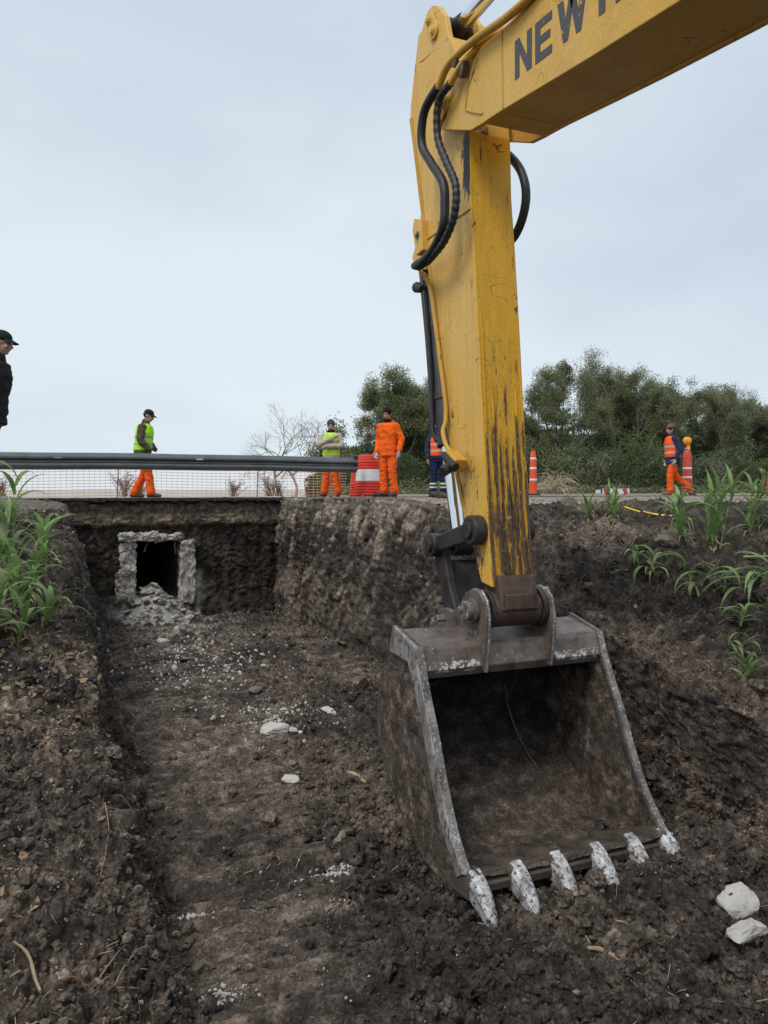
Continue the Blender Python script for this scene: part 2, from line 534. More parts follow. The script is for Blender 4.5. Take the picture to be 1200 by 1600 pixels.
class MB:
    def __init__(s):
        s.v = []; s.f = []; s.m = []
    def face(s, pts, m=0):
        i = len(s.v)
        s.v += [tuple(p) for p in pts]
        s.f.append(tuple(range(i, i + len(pts)))); s.m.append(m)
    def add(s, vs, fs, m=0):
        i = len(s.v)
        s.v += [tuple(p) for p in vs]
        for f in fs:
            s.f.append(tuple(i + k for k in f)); s.m.append(m)
    def box(s, c, d, rot=None, m=0):
        vs = []
        for x in (-.5, .5):
            for y in (-.5, .5):
                for z in (-.5, .5):
                    p = Vector((x * d[0], y * d[1], z * d[2]))
                    if rot is not None: p = rot @ p
                    vs.append(p + Vector(c))
        s.add(vs, [(0, 1, 3, 2), (4, 6, 7, 5), (0, 4, 5, 1), (2, 3, 7, 6), (0, 2, 6, 4), (1, 5, 7, 3)], m)
        return s
    def tube(s, pts, r, n=8, cap=True, m=0, flat=1.0):
        pts = [Vector(p) for p in pts]
        rs = r if isinstance(r, (list, tuple)) else [r] * len(pts)
        base = len(s.v)
        up = None
        for i, p in enumerate(pts):
            t = (pts[min(i + 1, len(pts) - 1)] - pts[max(i - 1, 0)])
            if t.length < 1e-9: t = Vector((0, 0, 1))
            t.normalize()
            if up is None:
                up = Vector((0, 0, 1)) if abs(t.z) < .9 else Vector((1, 0, 0))
            a = t.cross(up)
            if a.length < 1e-6: a = t.orthogonal()
            a.normalize()
            b = a.cross(t).normalized()
            up = b
            for k in range(n):
                q = 2 * math.pi * k / n
                s.v.append(tuple(p + (a * math.cos(q) + b * math.sin(q) * flat) * rs[i]))
        for i in range(len(pts) - 1):
            for k in range(n):
                a0 = base + i * n + k; a1 = base + i * n + (k + 1) % n
                s.f.append((a0, a1, a1 + n, a0 + n)); s.m.append(m)
        if cap:
            s.f.append(tuple(base + k for k in range(n))[::-1]); s.m.append(m)
            e0 = base + (len(pts) - 1) * n
            s.f.append(tuple(e0 + k for k in range(n))); s.m.append(m)
        return s
    def prismX(s, poly, x0, x1, m=0, medge=None):
        n = len(poly)
        base = len(s.v)
        for x in (x0, x1):
            for (y, z) in poly: s.v.append((x, y, z))
        s.f.append(tuple(base + k for k in range(n))); s.m.append(m)
        s.f.append(tuple(base + n + k for k in range(n))[::-1]); s.m.append(m)
        for k in range(n):
            k2 = (k + 1) % n
            s.f.append((base + k, base + n + k, base + n + k2, base + k2))
            s.m.append(medge[k] if medge else m)
        return s
    def disc(s, c, r, x0, x1, n=24, m=0):      # cylinder along X
        return s.tube([(x0, c[0], c[1]), (x1, c[0], c[1])], r, n, True, m)
    def lathe(s, prof, n=24, c=(0, 0, 0), m=0, cap=True, mats=None):
        base = len(s.v)
        for (r, z) in prof:
            for k in range(n):
                q = 2 * math.pi * k / n
                s.v.append((c[0] + r * math.cos(q), c[1] + r * math.sin(q), c[2] + z))
        for i in range(len(prof) - 1):
            for k in range(n):
                a0 = base + i * n + k; a1 = base + i * n + (k + 1) % n
                s.f.append((a0, a1, a1 + n, a0 + n)); s.m.append(mats[i] if mats else m)
        if cap:
            s.f.append(tuple(base + k for k in range(n))[::-1]); s.m.append(m)
            e0 = base + (len(prof) - 1) * n
            s.f.append(tuple(e0 + k for k in range(n))); s.m.append(m)
        return s
    def build(s, name, mats, parent=None, smooth=False, bevel=0, world=False, autos=None):
        me = bpy.data.meshes.new(name)
        me.from_pydata(s.v, [], s.f)
        if not isinstance(mats, (list, tuple)): mats = [mats]
        for q in mats: me.materials.append(MAT[q])
        me.polygons.foreach_set('material_index', s.m)
        bm = bmesh.new(); bm.from_mesh(me)
        bmesh.ops.recalc_face_normals(bm, faces=bm.faces)
        if smooth:
            for f in bm.faces: f.smooth = True
            for ed in bm.edges:
                if len(ed.link_faces) == 2 and ed.calc_face_angle(0) > R(38): ed.smooth = False
        bm.to_mesh(me); bm.free()
        o = bpy.data.objects.new(name, me)
        link(o, parent)
        if world and parent is not None:
            p = parent
            loc = Vector(p.location)
            while p.parent is not None:
                p = p.parent; loc += p.location
            o.location = -loc
        if bevel:
            bv = o.modifiers.new('bevel', 'BEVEL')
            bv.width = bevel; bv.segments = 2; bv.limit_method = 'ANGLE'; bv.angle_limit = R(35)
        return o

def copy_tree(o, parent=None):
    kids = list(o.children)
    c = o.copy(); C.objects.link(c)
    if parent is not None: c.parent = parent
    for ch in kids: copy_tree(ch, c)
    return c

def icos(sub):
    bm = bmesh.new()
    bmesh.ops.create_icosphere(bm, subdivisions=sub, radius=1)
    v = np.array([x.co[:] for x in bm.verts]); f = np.array([[q.index for q in x.verts] for x in bm.faces])
    bm.free()
    return v, f
ICO = {k: icos(k) for k in (1, 2, 3, 4)}

# ------------------------------------------------------------------ terrain: the cut trench and its two banks
YT = np.array([-7.0, -3.0, 0.0, 2.0, 3.5, 4.0, 5.0, 6.0, 7.0, 8.0, 9.0, 10.0, 11.0, 12.0, 13.0, 15.2])
T_le = np.array([-1.2, -1.5, -1.75, -1.92, -1.95, -1.92, -1.74, -1.58, -1.42, -1.20, -0.95, -0.72, -0.52, -0.38, -0.27, -0.19])   # left edge height
T_lb = np.array([-0.9, -1.3, -1.65, -1.66, -1.62, -1.56, -1.38, -1.16, -0.90, -0.40, -0.08, -0.12, -0.17, -0.16, -0.16, -0.16])   # left bank at X=-0.9
T_lc = np.array([-0.8, -1.1, -1.5, -1.45, -1.38, -1.30, -1.08, -0.85, -0.60, -0.30, -0.15, -0.14, -0.14, -0.14, -0.15, -0.16])    # left bank at X=-2.5
T_re = np.array([-1.0, -1.4, -1.7, -1.68, -1.55, -1.45, -1.24, -1.00, -0.70, -0.42, -0.22, -0.14, -0.12, -0.12, -0.14, -0.16])    # right edge
T_rc = np.array([-0.9, -1.2, -1.5, -1.42, -1.30, -1.20, -0.95, -0.71, -0.49, -0.34, -0.25, -0.20, -0.17, -0.16, -0.16, -0.17])    # right bank X=6
T_rd = np.array([-0.8, -0.9, -1.1, -1.0, -0.80, -0.72, -0.55, -0.42, -0.31, -0.26, -0.24, -0.21, -0.18, -0.16, -0.16, -0.17])     # right bank X=9
T_fl = np.array([-1.5, -2.0, -2.2, -2.28, -2.31, -2.32, -2.33, -2.33, -2.34, -2.34, -2.35, -2.36, -2.37, -2.38, -2.40, -2.42])    # floor
X_le = np.array([0.2, 0.2, 0.15, 0.15, 0.16, 0.20, 0.14, 0.16, 0.16, 0.06, 0.0, -0.02, -0.05, -0.1, -0.15, -0.2])
X_lf = np.array([0.6, 0.6, 0.55, 0.50, 0.46, 0.45, 0.42, 0.42, 0.42, 0.42, 0.42, 0.42, 0.42, 0.42, 0.42, 0.42])
X_rf = np.array([4.0, 4.0, 4.0, 3.98, 3.92, 3.90, 3.85, 3.82, 3.80, 3.78, 3.76, 3.75, 3.74, 3.72, 3.70, 3.68])
X_re = np.array([4.4, 4.4, 4.35, 4.25, 4.18, 4.15, 4.15, 4.2, 4.25, 4.3, 4.30, 4.22, 4.10, 4.0, 3.90, 3.74])

rows = [-7 + 0.35 * k for k in range(20)]
y = rows[-1] + .2
while y < 2.2:
    rows.append(y); y += 0.07
while y < 15.2:
    rows.append(y); y += 0.0042 * y
rows = np.array(rows)
NR = len(rows)
def seg(a, b, n):
    return np.linspace(a, b, n, endpoint=False)
I = lambda tab: np.interp(rows, YT, tab)
le, lb, lc_, re_, rc_, rd_, fl = map(I, (T_le, T_lb, T_lc, T_re, T_rc, T_rd, T_fl))
xle, xlf, xrf, xre = map(I, (X_le, X_lf, X_rf, X_re))
# meander of the edges
ym = np.stack([rows * 0.9, rows * 0, rows * 0], 1)
xle = xle + 0.10 * perlin(ym + 3.1) + 0.05 * perlin(ym * 3.1)
xlf = xlf + 0.05 * perlin(ym * 1.3 + 8.1)
xrf = xrf + 0.08 * perlin(ym * 1.2 + 5.7)
xre = xre + 0.10 * perlin(ym * 1.1 + 1.7)
segs = [(40, 'A'), (26, 'B0'), (120, 'B'), (78, 'C'), (250, 'D'), (70, 'E'), (70, 'E2'), (110, 'F'), (60, 'G'), (46, 'H')]
near = sstep(6.6, 4.6, rows)
ctrlX = [np.full(NR, -16.0), np.full(NR, -2.5), np.full(NR, -0.9), xle, xlf, xrf, (xrf + xre) / 2 + 0.12 * near, xre, np.full(NR, 6.0), np.full(NR, 9.0), np.full(NR, 30.0)]
ctrlZ = [np.full(NR, -1.2), lc_, lb, le, fl, fl + 0.02, (fl + re_) / 2 - 0.10 * near, re_, rc_, rd_, np.full(NR, -0.6)]
# flat tops carry on far to the left and right before dropping below the plain
GX, GZ, LAB = [], [], []
for i, (cnt, nm) in enumerate(segs):
    t = seg(0, 1, cnt)
    if nm == 'A': t = 1 - (1 - t) ** 1.0
    GX.append(ctrlX[i][:, None] * (1 - t) + ctrlX[i + 1][:, None] * t)
    if nm == 'A':
        tz = sstep(0, 0.25, t)
    elif nm == 'H':
        tz = sstep(0.8, 1, t)
    else:
        tz = t
    GZ.append(ctrlZ[i][:, None] * (1 - tz) + ctrlZ[i + 1][:, None] * tz)
    LAB += [nm] * cnt
GX = np.concatenate(GX, 1); GZ = np.concatenate(GZ, 1)
NC = GX.shape[1]
def smooth_cols(A, w):
    k = np.hanning(2 * w + 3)[1:-1]; k /= k.sum()
    P = np.pad(A, ((0, 0), (w, w)), mode='edge')
    out = np.zeros_like(A)
    for j, kk in enumerate(k): out += kk * P[:, j:j + A.shape[1]]
    return out
GX = smooth_cols(GX, 6); GZ = smooth_cols(GZ, 6)
GY = np.repeat(rows[:, None], NC, 1)
P0 = np.stack([GX, GY, GZ], -1)
du = np.gradient(P0, axis=1); dv = np.gradient(P0, axis=0)
Nn = np.cross(du, dv); Nn /= np.linalg.norm(Nn, axis=-1)[..., None] + 1e-12
P = P0.reshape(-1, 3); N0 = Nn.reshape(-1, 3)
X, Y, Z = P[:, 0], P[:, 1], P[:, 2]
steep = 1 - np.clip(N0[:, 2], 0, 1)
wall = sstep(0.35, 0.75, steep)
floor_m = (1 - wall) * sstep(0.35, 0.6, X) * (1 - sstep(3.75, 4.0, X)) * sstep(-1.7, -1.95, Z)
flat = sstep(8.7, 9.5, Y + 0.25 * perlin(P * 1.7)) * sstep(-0.35, -0.28, Z)                       # the trafficked top by the road
bankm = np.clip(1 - floor_m - wall, 0, 1) * (1 - flat)
# track-pressed strip on the left half of the floor
edge_c = 1.15 + 0.16 * (Y - 3.2) * (Y < 8) + 0.77 * (Y >= 8) + 0.25 * perlin(P * np.array([0.8, 0.8, 0]) + 4)
pressed = floor_m * sstep(edge_c + 0.35, edge_c - 0.1, X) * sstep(13.5, 10.5, Y)
pressed = np.maximum(pressed, floor_m * sstep(2.7, 3.2, X) * sstep(7.8, 9.0, Y) * sstep(12.5, 11.0, Y) * 0.8)
loose = floor_m * (1 - pressed)
disp = np.zeros(len(P))
disp += (0.10 * bankm + 0.035 * floor_m + 0.07 * wall) * fbm(P * 1.1, 2)
bl4 = billow(P * 4.5 + 2, 2)
disp += ((0.055 + 0.035 * (X > 3)) * bankm + 0.045 * loose + 0.028 * wall + 0.008 * pressed) * bl4
bl = billow(P * 13.0, 3, 0.55)
disp += (0.030 * bankm + 0.034 * loose + 0.014 * wall + 0.006 * pressed + 0.006 * flat) * bl
nearw = np.clip(6.5 / (Y + 2.5), 0.3, 1)
disp += (0.010 * bankm + 0.012 * loose + 0.006 * wall + 0.004 * pressed) * billow(P * 41.0, 2) * nearw
# grouser marks run across the pressed strip
gw = P.copy(); gw[:, 0] *= 0.75; gw[:, 1] = gw[:, 1] * 9 + 0.35 * X + 0.6 * perlin(P * 1.5); gw[:, 2] *= 0
gr = fbm(gw, 3, 0.6)
disp += pressed * 0.038 * np.sign(gr) * np.abs(gr) ** 0.8
rdg = 0.5 - np.abs(perlin(np.stack([X * 0.55, Y * 13 + X * 0.9 + 1.2 * perlin(P * 1.8), X * 0], 1)))
disp += pressed * 0.045 * rdg
gw2 = P.copy(); gw2[:, 0] *= 2.2; gw2[:, 1] = gw2[:, 1] * 26 + X; gw2[:, 2] *= 0
disp += pressed * 0.012 * fbm(gw2, 3, 0.6)
# vertical tooth grooves and slumped flutes on the right-hand wall
rw = wall * sstep(2.5, 3.3, X)
wp = 0.9 * perlin(P * 0.8 + 5)
fl1 = P.copy(); fl1[:, 1] = fl1[:, 1] * 2.3 + Z * 0.7 + 2 * wp; fl1[:, 2] = Z * 0.6 + wp; fl1[:, 0] *= 0.3
flt = fbm(fl1, 5, 0.62)
disp += rw * sstep(5.5, 7.0, Y) * (0.05 * flt + 0.075 * fbm(P * 1.5 + 50, 3) + 0.018 * billow(P * 7.5 + 3, 3) + 0.022 * fbm(np.stack([X * 2, Y * 11 + Z * 4, Z * 1.3], 1), 3))
lw = wall * sstep(2.5, 1.5, X)
disp += lw * (0.05 * fbm(P * 3.0, 3) + 0.02 * bl)
# humps near the teeth and beside the bucket
def hump(cx, cy, r, h):
    q = ((X - cx) ** 2 + (Y - cy) ** 2) / (r * r)
    return h * np.exp(-q)
disp += floor_m * (hump(3.02, 3.28, 0.13, 0.13) + hump(3.22, 3.15, 0.13, 0.10) + hump(1.75, 4.6, 0.3, 0.07)
                   + hump(3.7, 3.4, 0.45, 0.18) + hump(3.7, 4.6, 0.45, 0.18) + hump(2.6, 5.3, 0.6, 0.15) + hump(1.55, 3.3, 0.25, 0.04)
                   + hump(2.2, 2.7, 0.5, 0.05) - hump(1.25, 3.05, 0.14, 0.05))
lump = hump(-0.1, 6.1, 0.22, 0.10) + hump(0.0, 4.4, 0.3, 0.08) + hump(4.9, 6.9, 0.4, 0.10) + hump(5.6, 5.0, 0.4, 0.10)
disp += bankm * lump
P2 = P + N0 * disp[:, None]
# soil colours (the soil's own: black loam, drier brown, grey clay, gravel by the road)
c_black = np.array([0.040, 0.033, 0.028]); c_brown = np.array([0.094, 0.074, 0.060]); c_dry = np.array([0.175, 0.140, 0.110])
c_clay = np.array([0.33, 0.27, 0.215]); c_grav = np.array([0.225, 0.195, 0.16])
n1 = fbm(P * 0.8 + 31, 3); n2 = fbm(P * 3.2 + 7, 3)
col = c_black[None] + (c_brown - c_black)[None] * sstep(-0.4, 0.6, n1 + 0.4 * n2)[:, None]
def blend(col, c, m):
    return col * (1 - m[:, None]) + c[None] * m[:, None]
col = blend(col, c_dry, pressed * sstep(0.1, 0.75, 0.6 * gr + 0.8 * rdg + 0.4 * n2 + .3 * n1) * 0.38)
col = blend(col, c_dry, bankm * (X < 1) * sstep(-0.2, 0.6, n2) * (0.40 + .35 * np.exp(-((Y - 6.0) / 1.2) ** 2)))
col = blend(col, c_dry, bankm * (X > 3) * sstep(0.1, 0.8, n1) * 0.35)
stk = fbm(np.stack([X * 2, Y * 7 + Z * 2.6, Z * 0.9], 1), 4, 0.6)
clay = rw * sstep(7.2, 9.0, Y) * (0.95 * sstep(0.0, 0.5, 0.5 * flt + 0.7 * stk + 0.2 * n1)) * (0.35 + 0.65 * sstep(-1.9, -0.6, Z))
topband = rw * sstep(8.0, 9.5, Y) * sstep(-0.75, -0.45, Z) * 0.55
col = blend(col, c_clay, np.clip(clay * 0.6, 0, 1))
col = blend(col, c_clay * 0.9, np.clip(topband, 0, 1))
col = blend(col, c_black * .85, np.clip(rw * sstep(7.0, 8.5, Y) * sstep(0.15, -0.3, stk + flt * .5) * .9, 0, 1))
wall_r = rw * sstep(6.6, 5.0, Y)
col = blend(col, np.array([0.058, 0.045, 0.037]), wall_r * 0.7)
col = blend(col, c_grav, flat * (X > 4.6) * (0.75 + .25 * sstep(-0.5, 0.3, n2 + n1)))
col = blend(col, c_grav * 0.7, flat * (X < 4.4) * 0.5)
# pale concrete dust thrown out in front of the culvert
dq = np.exp(-(((X - 1.7) / 0.9) ** 2 + ((Y - 13.6) / 1.2) ** 2)) * floor_m * sstep(-0.3, 0.5, n2)
col = blend(col, np.array([0.27, 0.25, 0.22]), np.clip(dq * 0.8, 0, 1))
idx = np.arange(NR * NC).reshape(NR, NC)
F = np.stack([idx[:-1, :-1], idx[:-1, 1:], idx[1:, 1:], idx[1:, :-1]], -1).reshape(-1, 4)
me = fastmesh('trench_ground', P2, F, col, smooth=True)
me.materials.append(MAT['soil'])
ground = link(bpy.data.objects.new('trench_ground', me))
tag(ground, kind='structure')
VN = np.zeros((NR * NC, 3))
P2g = P2.reshape(NR, NC, 3)
_n = np.cross(np.gradient(P2g, axis=1), np.gradient(P2g, axis=0))
VN = (_n / (np.linalg.norm(_n, axis=-1)[..., None] + 1e-12)).reshape(-1, 3)
# a coarser tree for dropping things on the ground
sub = P2g[::2, ::2]
si = np.arange(sub.shape[0] * sub.shape[1]).reshape(sub.shape[:2])
sf = np.stack([si[:-1, :-1], si[:-1, 1:], si[1:, 1:], si[1:, :-1]], -1).reshape(-1, 4)
bvh = BVHTree.FromPolygons(sub.reshape(-1, 3).tolist(), sf.tolist())
def gz(x, y, top=3.0):
    h = bvh.ray_cast(Vector((x, y, top)), Vector((0, 0, -1)))
    return h[0].z if h[0] is not None else -0.15
def gn(x, y):
    h = bvh.ray_cast(Vector((x, y, 3)), Vector((0, 0, -1)))
    return h[1] if h[0] is not None else Vector((0, 0, 1))

# ------------------------------------------------------------------ far wall under the road, with the culvert's mouth left open
NX, NZ = 420, 190
xs = np.linspace(-1.6, 4.9, NX); zs = np.linspace(-2.75, -0.235, NZ)
WX, WZ = np.meshgrid(xs, zs)
Pw = np.stack([WX, np.full_like(WX, 14.62), WZ], -1).reshape(-1, 3)
x_, z_ = Pw[:, 0], Pw[:, 2]
upper = sstep(-0.72, -0.62, z_ + 0.06 * perlin(Pw * 3))
g1 = Pw.copy(); g1[:, 0] *= 3.6; g1[:, 2] *= 0.35; g1[:, 1] *= 0
groove = fbm(g1, 2) * 0.5 + 0.5 * np.sin(x_ * 2 * math.pi / 0.27 + 0.8 * perlin(Pw * 1.1))
dw = -(1 - upper) * 0.028 * groove - 0.03 * fbm(Pw * 2.2, 3) - 0.022 * billow(Pw * 9, 3)
dw += (1 - upper) * 0.06 - 0.12 * sstep(-1.9, -2.4, z_)
dw -= 0.05 * upper * sstep(-0.52, -0.50, z_) * 0 
shelf = sstep(-0.50, -0.44, z_)
dw += shelf * 0.04
Pw[:, 1] += dw
nw = fbm(Pw * 2.5 + 3, 3)
cw = np.tile(np.array([0.026, 0.021, 0.018]), (len(Pw), 1))
cw = blend(cw, np.array([0.05, 0.04, 0.032]), sstep(0, 0.5, nw))
cw = blend(cw, np.array([0.105, 0.080, 0.060]), upper)
cw = blend(cw, np.array([0.19, 0.155, 0.12]), np.exp(-((z_ + 0.56) / 0.035) ** 2) * sstep(-0.2, 0.4, nw) * 0.8)
cw = blend(cw, np.array([0.16, 0.13, 0.10]), sstep(2.6, 3.6, x_) * sstep(-0.75, -0.4, z_) * 0.6)
cw = blend(cw, np.array([0.13, 0.105, 0.085]), sstep(2.3, 2.6, x_) * (1 - upper) * sstep(0.55, 0.9, groove + nw * 0.5) * 0.4)
cw = blend(cw, np.array([0.44, 0.41, 0.37]), np.clip((np.exp(-((x_ - 2.12) / .16) ** 2) * sstep(-1.2, -1.7, z_) + np.exp(-((x_ - 0.84) / .14) ** 2) * sstep(-1.5, -1.8, z_)) * sstep(-.6, .1, nw), 0, 1))
cw = blend(cw, np.array([0.34, 0.32, 0.29]), np.clip(np.exp(-((x_ - 1.5) / 0.62) ** 2) * sstep(-1.75, -1.95, z_) * sstep(-0.5, 0.2, nw) * 1.2, 0, 1))
i2 = np.arange(NX * NZ).reshape(NZ, NX)
Fw = np.stack([i2[:-1, :-1], i2[:-1, 1:], i2[1:, 1:], i2[1:, :-1]], -1).reshape(-1, 4)
cxm = WX.reshape(-1)[Fw].mean(1); czm = WZ.reshape(-1)[Fw].mean(1)
keep = ~((cxm > 0.98) & (cxm < 1.92) & (czm > -2.1) & (czm < -0.95))
mw = fastmesh('cut_face', Pw, Fw[keep], cw, smooth=True)
mw.materials.append(MAT['soil'])
tag(link(bpy.data.objects.new('road_cut_bank', mw)), kind='structure')

# ------------------------------------------------------------------ road: broken asphalt slab, dusty top
NXr = 1500
xr = np.concatenate([np.linspace(-70, -3, 60, endpoint=False), np.linspace(-3, 20, NXr, endpoint=False), np.linspace(20, 110, 70)])
q = np.stack([xr * 2.3, xr * 0, xr * 0 + 1.7], 1)
jag = 0.07 * fbm(q, 3, 0.6) + 0.03 * fbm(q * 6, 2)
zj = 0.02 * fbm(q * 2.5 + 5, 3, 0.6)
inb = (xr > -0.9) & (xr < 4.6)
prof = []   # (y, z) per row
thick = 0.105 + 0.05 * fbm(q * 1.9 + 9, 3, 0.6)
ztl = lambda yv: -0.0105 * (yv - 14.6) * (1 - sstep(6.5, 10, xr)) - 0.0 * xr
rowsR = [(14.95 + 0 * xr, -0.147 - thick - 0.02), (14.55 + jag + 0.06, -0.147 - thick), (14.52 + jag, -0.152 - thick * 0.55),
         (14.55 + jag, -0.150 + zj * 0.3), (14.62 + jag, -0.147 + zj * 0.25), (14.8 + 0 * xr, -0.147 + 0 * xr), (16.2 + 0 * xr, -0.147 + ztl(16.2)), (19.3 + 0 * xr, -0.145 + ztl(19.3)),
         (22.5 + 0 * xr, -0.147 + ztl(22.5)), (24.0 + 0 * xr, -0.16 + ztl(24.0)), (24.05 + 0 * xr, -0.5 + 0 * xr)]
Pr = np.stack([np.stack([xr, a, b], 1) for a, b in rowsR], 0)
nr_, nc_ = Pr.shape[:2]
i3 = np.arange(nr_ * nc_).reshape(nr_, nc_)
Fr = np.stack([i3[:-1, :-1], i3[:-1, 1:], i3[1:, 1:], i3[1:, :-1]], -1).reshape(-1, 4)
mr_ = fastmesh('road', Pr.reshape(-1, 3), Fr, None)
for q_ in ('road_dust', 'asphalt_cut'): mr_.materials.append(MAT[q_])
mi = np.zeros(len(Fr), dtype=np.int32); mi[:3 * (nc_ - 1)] = 1
mr_.polygons.foreach_set('material_index', mi)
tag(link(bpy.data.objects.new('road', mr_)), kind='structure')
# plain around the works, reaching the horizon, with an opening for road and trench
b = MB()
S, x0, x1, y0, y1, zz = 2500, -14.5, 28, -6.5, 23.9, -0.42
ring_i = [(x0, y0), (x1, y0), (x1, y1), (x0, y1)]; ring_o = [(-S, -S), (S, -S), (S, S), (-S, S)]
for k in range(4):
    a, c2 = ring_i[k], ring_i[(k + 1) % 4]; d2, e2 = ring_o[(k + 1) % 4], ring_o[k]
    b.face([(*e2, zz), (*d2, zz), (*c2, zz), (*a, zz)])
tag(b.build('field', 'field_hazed'), kind='structure')

# ------------------------------------------------------------------ culvert of rough concrete
cul = thing('concrete_culvert', 'square concrete culvert mouth broken open in the black cut face under the road', 'culvert', (1.45, 14.6, -2.0))
def rough_box(c, d, nsub=7, amp=0.025, seed=0.0):
    bm = bmesh.new()
    bmesh.ops.create_cube(bm, size=1)
    bmesh.ops.subdivide_edges(bm, edges=bm.edges, cuts=nsub, use_grid_fill=True)
    v = np.array([w.co[:] for w in bm.verts]) * np.array(d)
    pn = v + np.array(c) + seed
    n = np.stack([perlin(pn * 7), perlin(pn * 7 + 40), perlin(pn * 7 + 80)], 1) * amp + np.stack([perlin(pn * 19), perlin(pn * 19 + 4), perlin(pn * 19 + 8)], 1) * amp * 0.6 + np.stack([perlin(pn * 47), perlin(pn * 47 + 4), perlin(pn * 47 + 8)], 1) * amp * 0.4
    v = v + n + np.array(c)
    for w, p in zip(bm.verts, v): w.co = p
    me = bpy.data.meshes.new('block')
    for f in bm.faces: f.smooth = False
    bm.to_mesh(me); bm.free()
    return me
def add_mesh(name, me, mat, parent=None, world=False):
    me.name = name
    if mat: me.materials.append(MAT[mat])
    o = link(bpy.data.objects.new(name, me), parent)
    if world and parent is not None: o.location = -Vector(parent.location)
    return o
add_mesh('pillar', rough_box((0.94, 14.66, -1.27), (0.25, 0.34, 0.56), 15, 0.05, 1), 'concrete', cul, True)
add_mesh('pillar', rough_box((0.90, 14.68, -1.78), (0.31, 0.36, 0.50), 15, 0.05, 5), 'concrete', cul, True)
add_mesh('pillar', rough_box((2.0, 14.66, -1.60), (0.26, 0.36, 1.02), 18, 0.04, 2), 'concrete', cul, True)
add_mesh('pillar', rough_box((2.0, 14.62, -1.03), (0.25, 0.34, 0.13), 10, 0.04, 7), 'concrete', cul, True)
add_mesh('lintel', rough_box((1.12, 14.62, -0.87), (0.66, 0.36, 0.14), 16, 0.05, 3), 'concrete', cul, True)
add_mesh('lintel', rough_box((1.62, 14.64, -0.885), (0.52, 0.34, 0.10), 14, 0.055, 4), 'concrete', cul, True)
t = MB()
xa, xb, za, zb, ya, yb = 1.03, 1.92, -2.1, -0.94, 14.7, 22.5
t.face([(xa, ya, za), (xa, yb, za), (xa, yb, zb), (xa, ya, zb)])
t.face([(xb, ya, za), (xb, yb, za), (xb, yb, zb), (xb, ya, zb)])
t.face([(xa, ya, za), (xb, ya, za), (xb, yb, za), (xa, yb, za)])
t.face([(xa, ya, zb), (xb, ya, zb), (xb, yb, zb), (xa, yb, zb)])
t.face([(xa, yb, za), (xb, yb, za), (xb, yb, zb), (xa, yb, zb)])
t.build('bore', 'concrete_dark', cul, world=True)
rb = MB()
for k, (xx, zz_) in enumerate([(0.86, -1.33), (0.9, -1.62), (1.3, -0.99), (1.75, -0.98), (2.02, -0.9)]):
    pts = [(xx, 14.5, zz_)]
    for j in range(6):
        p = pts[-1]; pts.append((p[0] + random.uniform(-.05, .05), p[1] - 0.02, p[2] - random.uniform(.01, .05)))
    MB().tube(pts, 0.006, 5).build('rebar', 'rust_steel', cul, world=True)
bl_ = add_mesh('concrete_block', rough_box((1.46, 15.5, -2.0), (0.36, 0.25, 0.14), 4, 0.012, 9), 'concrete')
tag(bl_, 'small grey block lying inside the dark culvert mouth', 'block')

# ------------------------------------------------------------------ clods, pebbles, straw: nobody could count them
def rotmats(n):
    a = rng.normal(size=(n, 4)); a /= np.linalg.norm(a, axis=1)[:, None]
    w, x, y, z = a.T
    return np.stack([np.stack([1 - 2 * (y * y + z * z), 2 * (x * y - z * w), 2 * (x * z + y * w)], 1),
                     np.stack([2 * (x * y + z * w), 1 - 2 * (x * x + z * z), 2 * (y * z - x * w)], 1),
                     np.stack([2 * (x * z - y * w), 2 * (y * z + x * w), 1 - 2 * (x * x + y * y)], 1)], 1)
def scatter(name, idxs, sizes, sub, mat, cols=None, sink=0.2, jitter=0.02, flat=None, variants=12, kind='stuff'):
    v, f = ICO[sub]
    tm = []
    for k in range(variants):
        d = 1 + 0.55 * perlin(v * 1.5 + 13 * k) + 0.40 * perlin(v * 3.7 + 5 * k)
        sc = np.array([1, 0.6 + 0.4 * rng.random(), 0.5 + 0.4 * rng.random()])
        tm.append(v * d[:, None] * sc)
    n = len(idxs)
    pos = P2[idxs] + VN[idxs] * (sizes * (1 - sink) * 0.5)[:, None] + rng.normal(size=(n, 3)) * jitter * np.array([1, 1, 0.15])
    rot = rotmats(n)
    tv = np.stack(tm)[rng.integers(0, variants, n)]
    V = np.einsum('nij,nkj->nki', rot, tv) * sizes[:, None, None] + pos[:, None, :]
    Fx = f[None] + (np.arange(n) * len(v))[:, None, None]
    cc = None
    if cols is not None:
        cc = np.repeat(cols[:, None, :], len(v), 1).reshape(-1, 3)
    me = fastmesh(name, V.reshape(-1, 3), Fx.reshape(-1, 3), cc, smooth=False)
    me.materials.append(MAT[mat])
    o = link(bpy.data.objects.new(name, me))
    return tag(o, kind=kind)
inview = (Y > 2.0) & (X > -1.3) & (X < 8.5)
dens = inview * (1.0 * loose + 0.65 * bankm + 0.22 * pressed + 0.08 * wall + 0.03 * flat)
pr_ = dens / dens.sum()
def pick(n, w): return rng.choice(len(P2), n, p=w)
N1 = 52000
ix = pick(N1, pr_)
sz = np.clip(rng.lognormal(math.log(0.0088), 0.5, N1), 0.004, 0.030)
o = scatter('soil_crumbs', ix, sz, 1, 'clod_soil', col[ix] * rng.uniform(0.75, 1.35, (N1, 1)), 0.3)
tag(o, 'small dark crumbs of soil strewn over trench floor and banks', 'soil crumbs')
N2 = 4200
ix = pick(N2, pr_)
sz = np.clip(rng.lognormal(math.log(0.021), 0.42, N2), 0.015, 0.065)
o = scatter('soil_clods', ix, sz, 2, 'clod_soil', col[ix] * rng.uniform(0.7, 1.25, (N2, 1)), 0.35)
tag(o, 'loose dark clods of earth heaped across trench floor and banks', 'soil clods')
N2b = 700
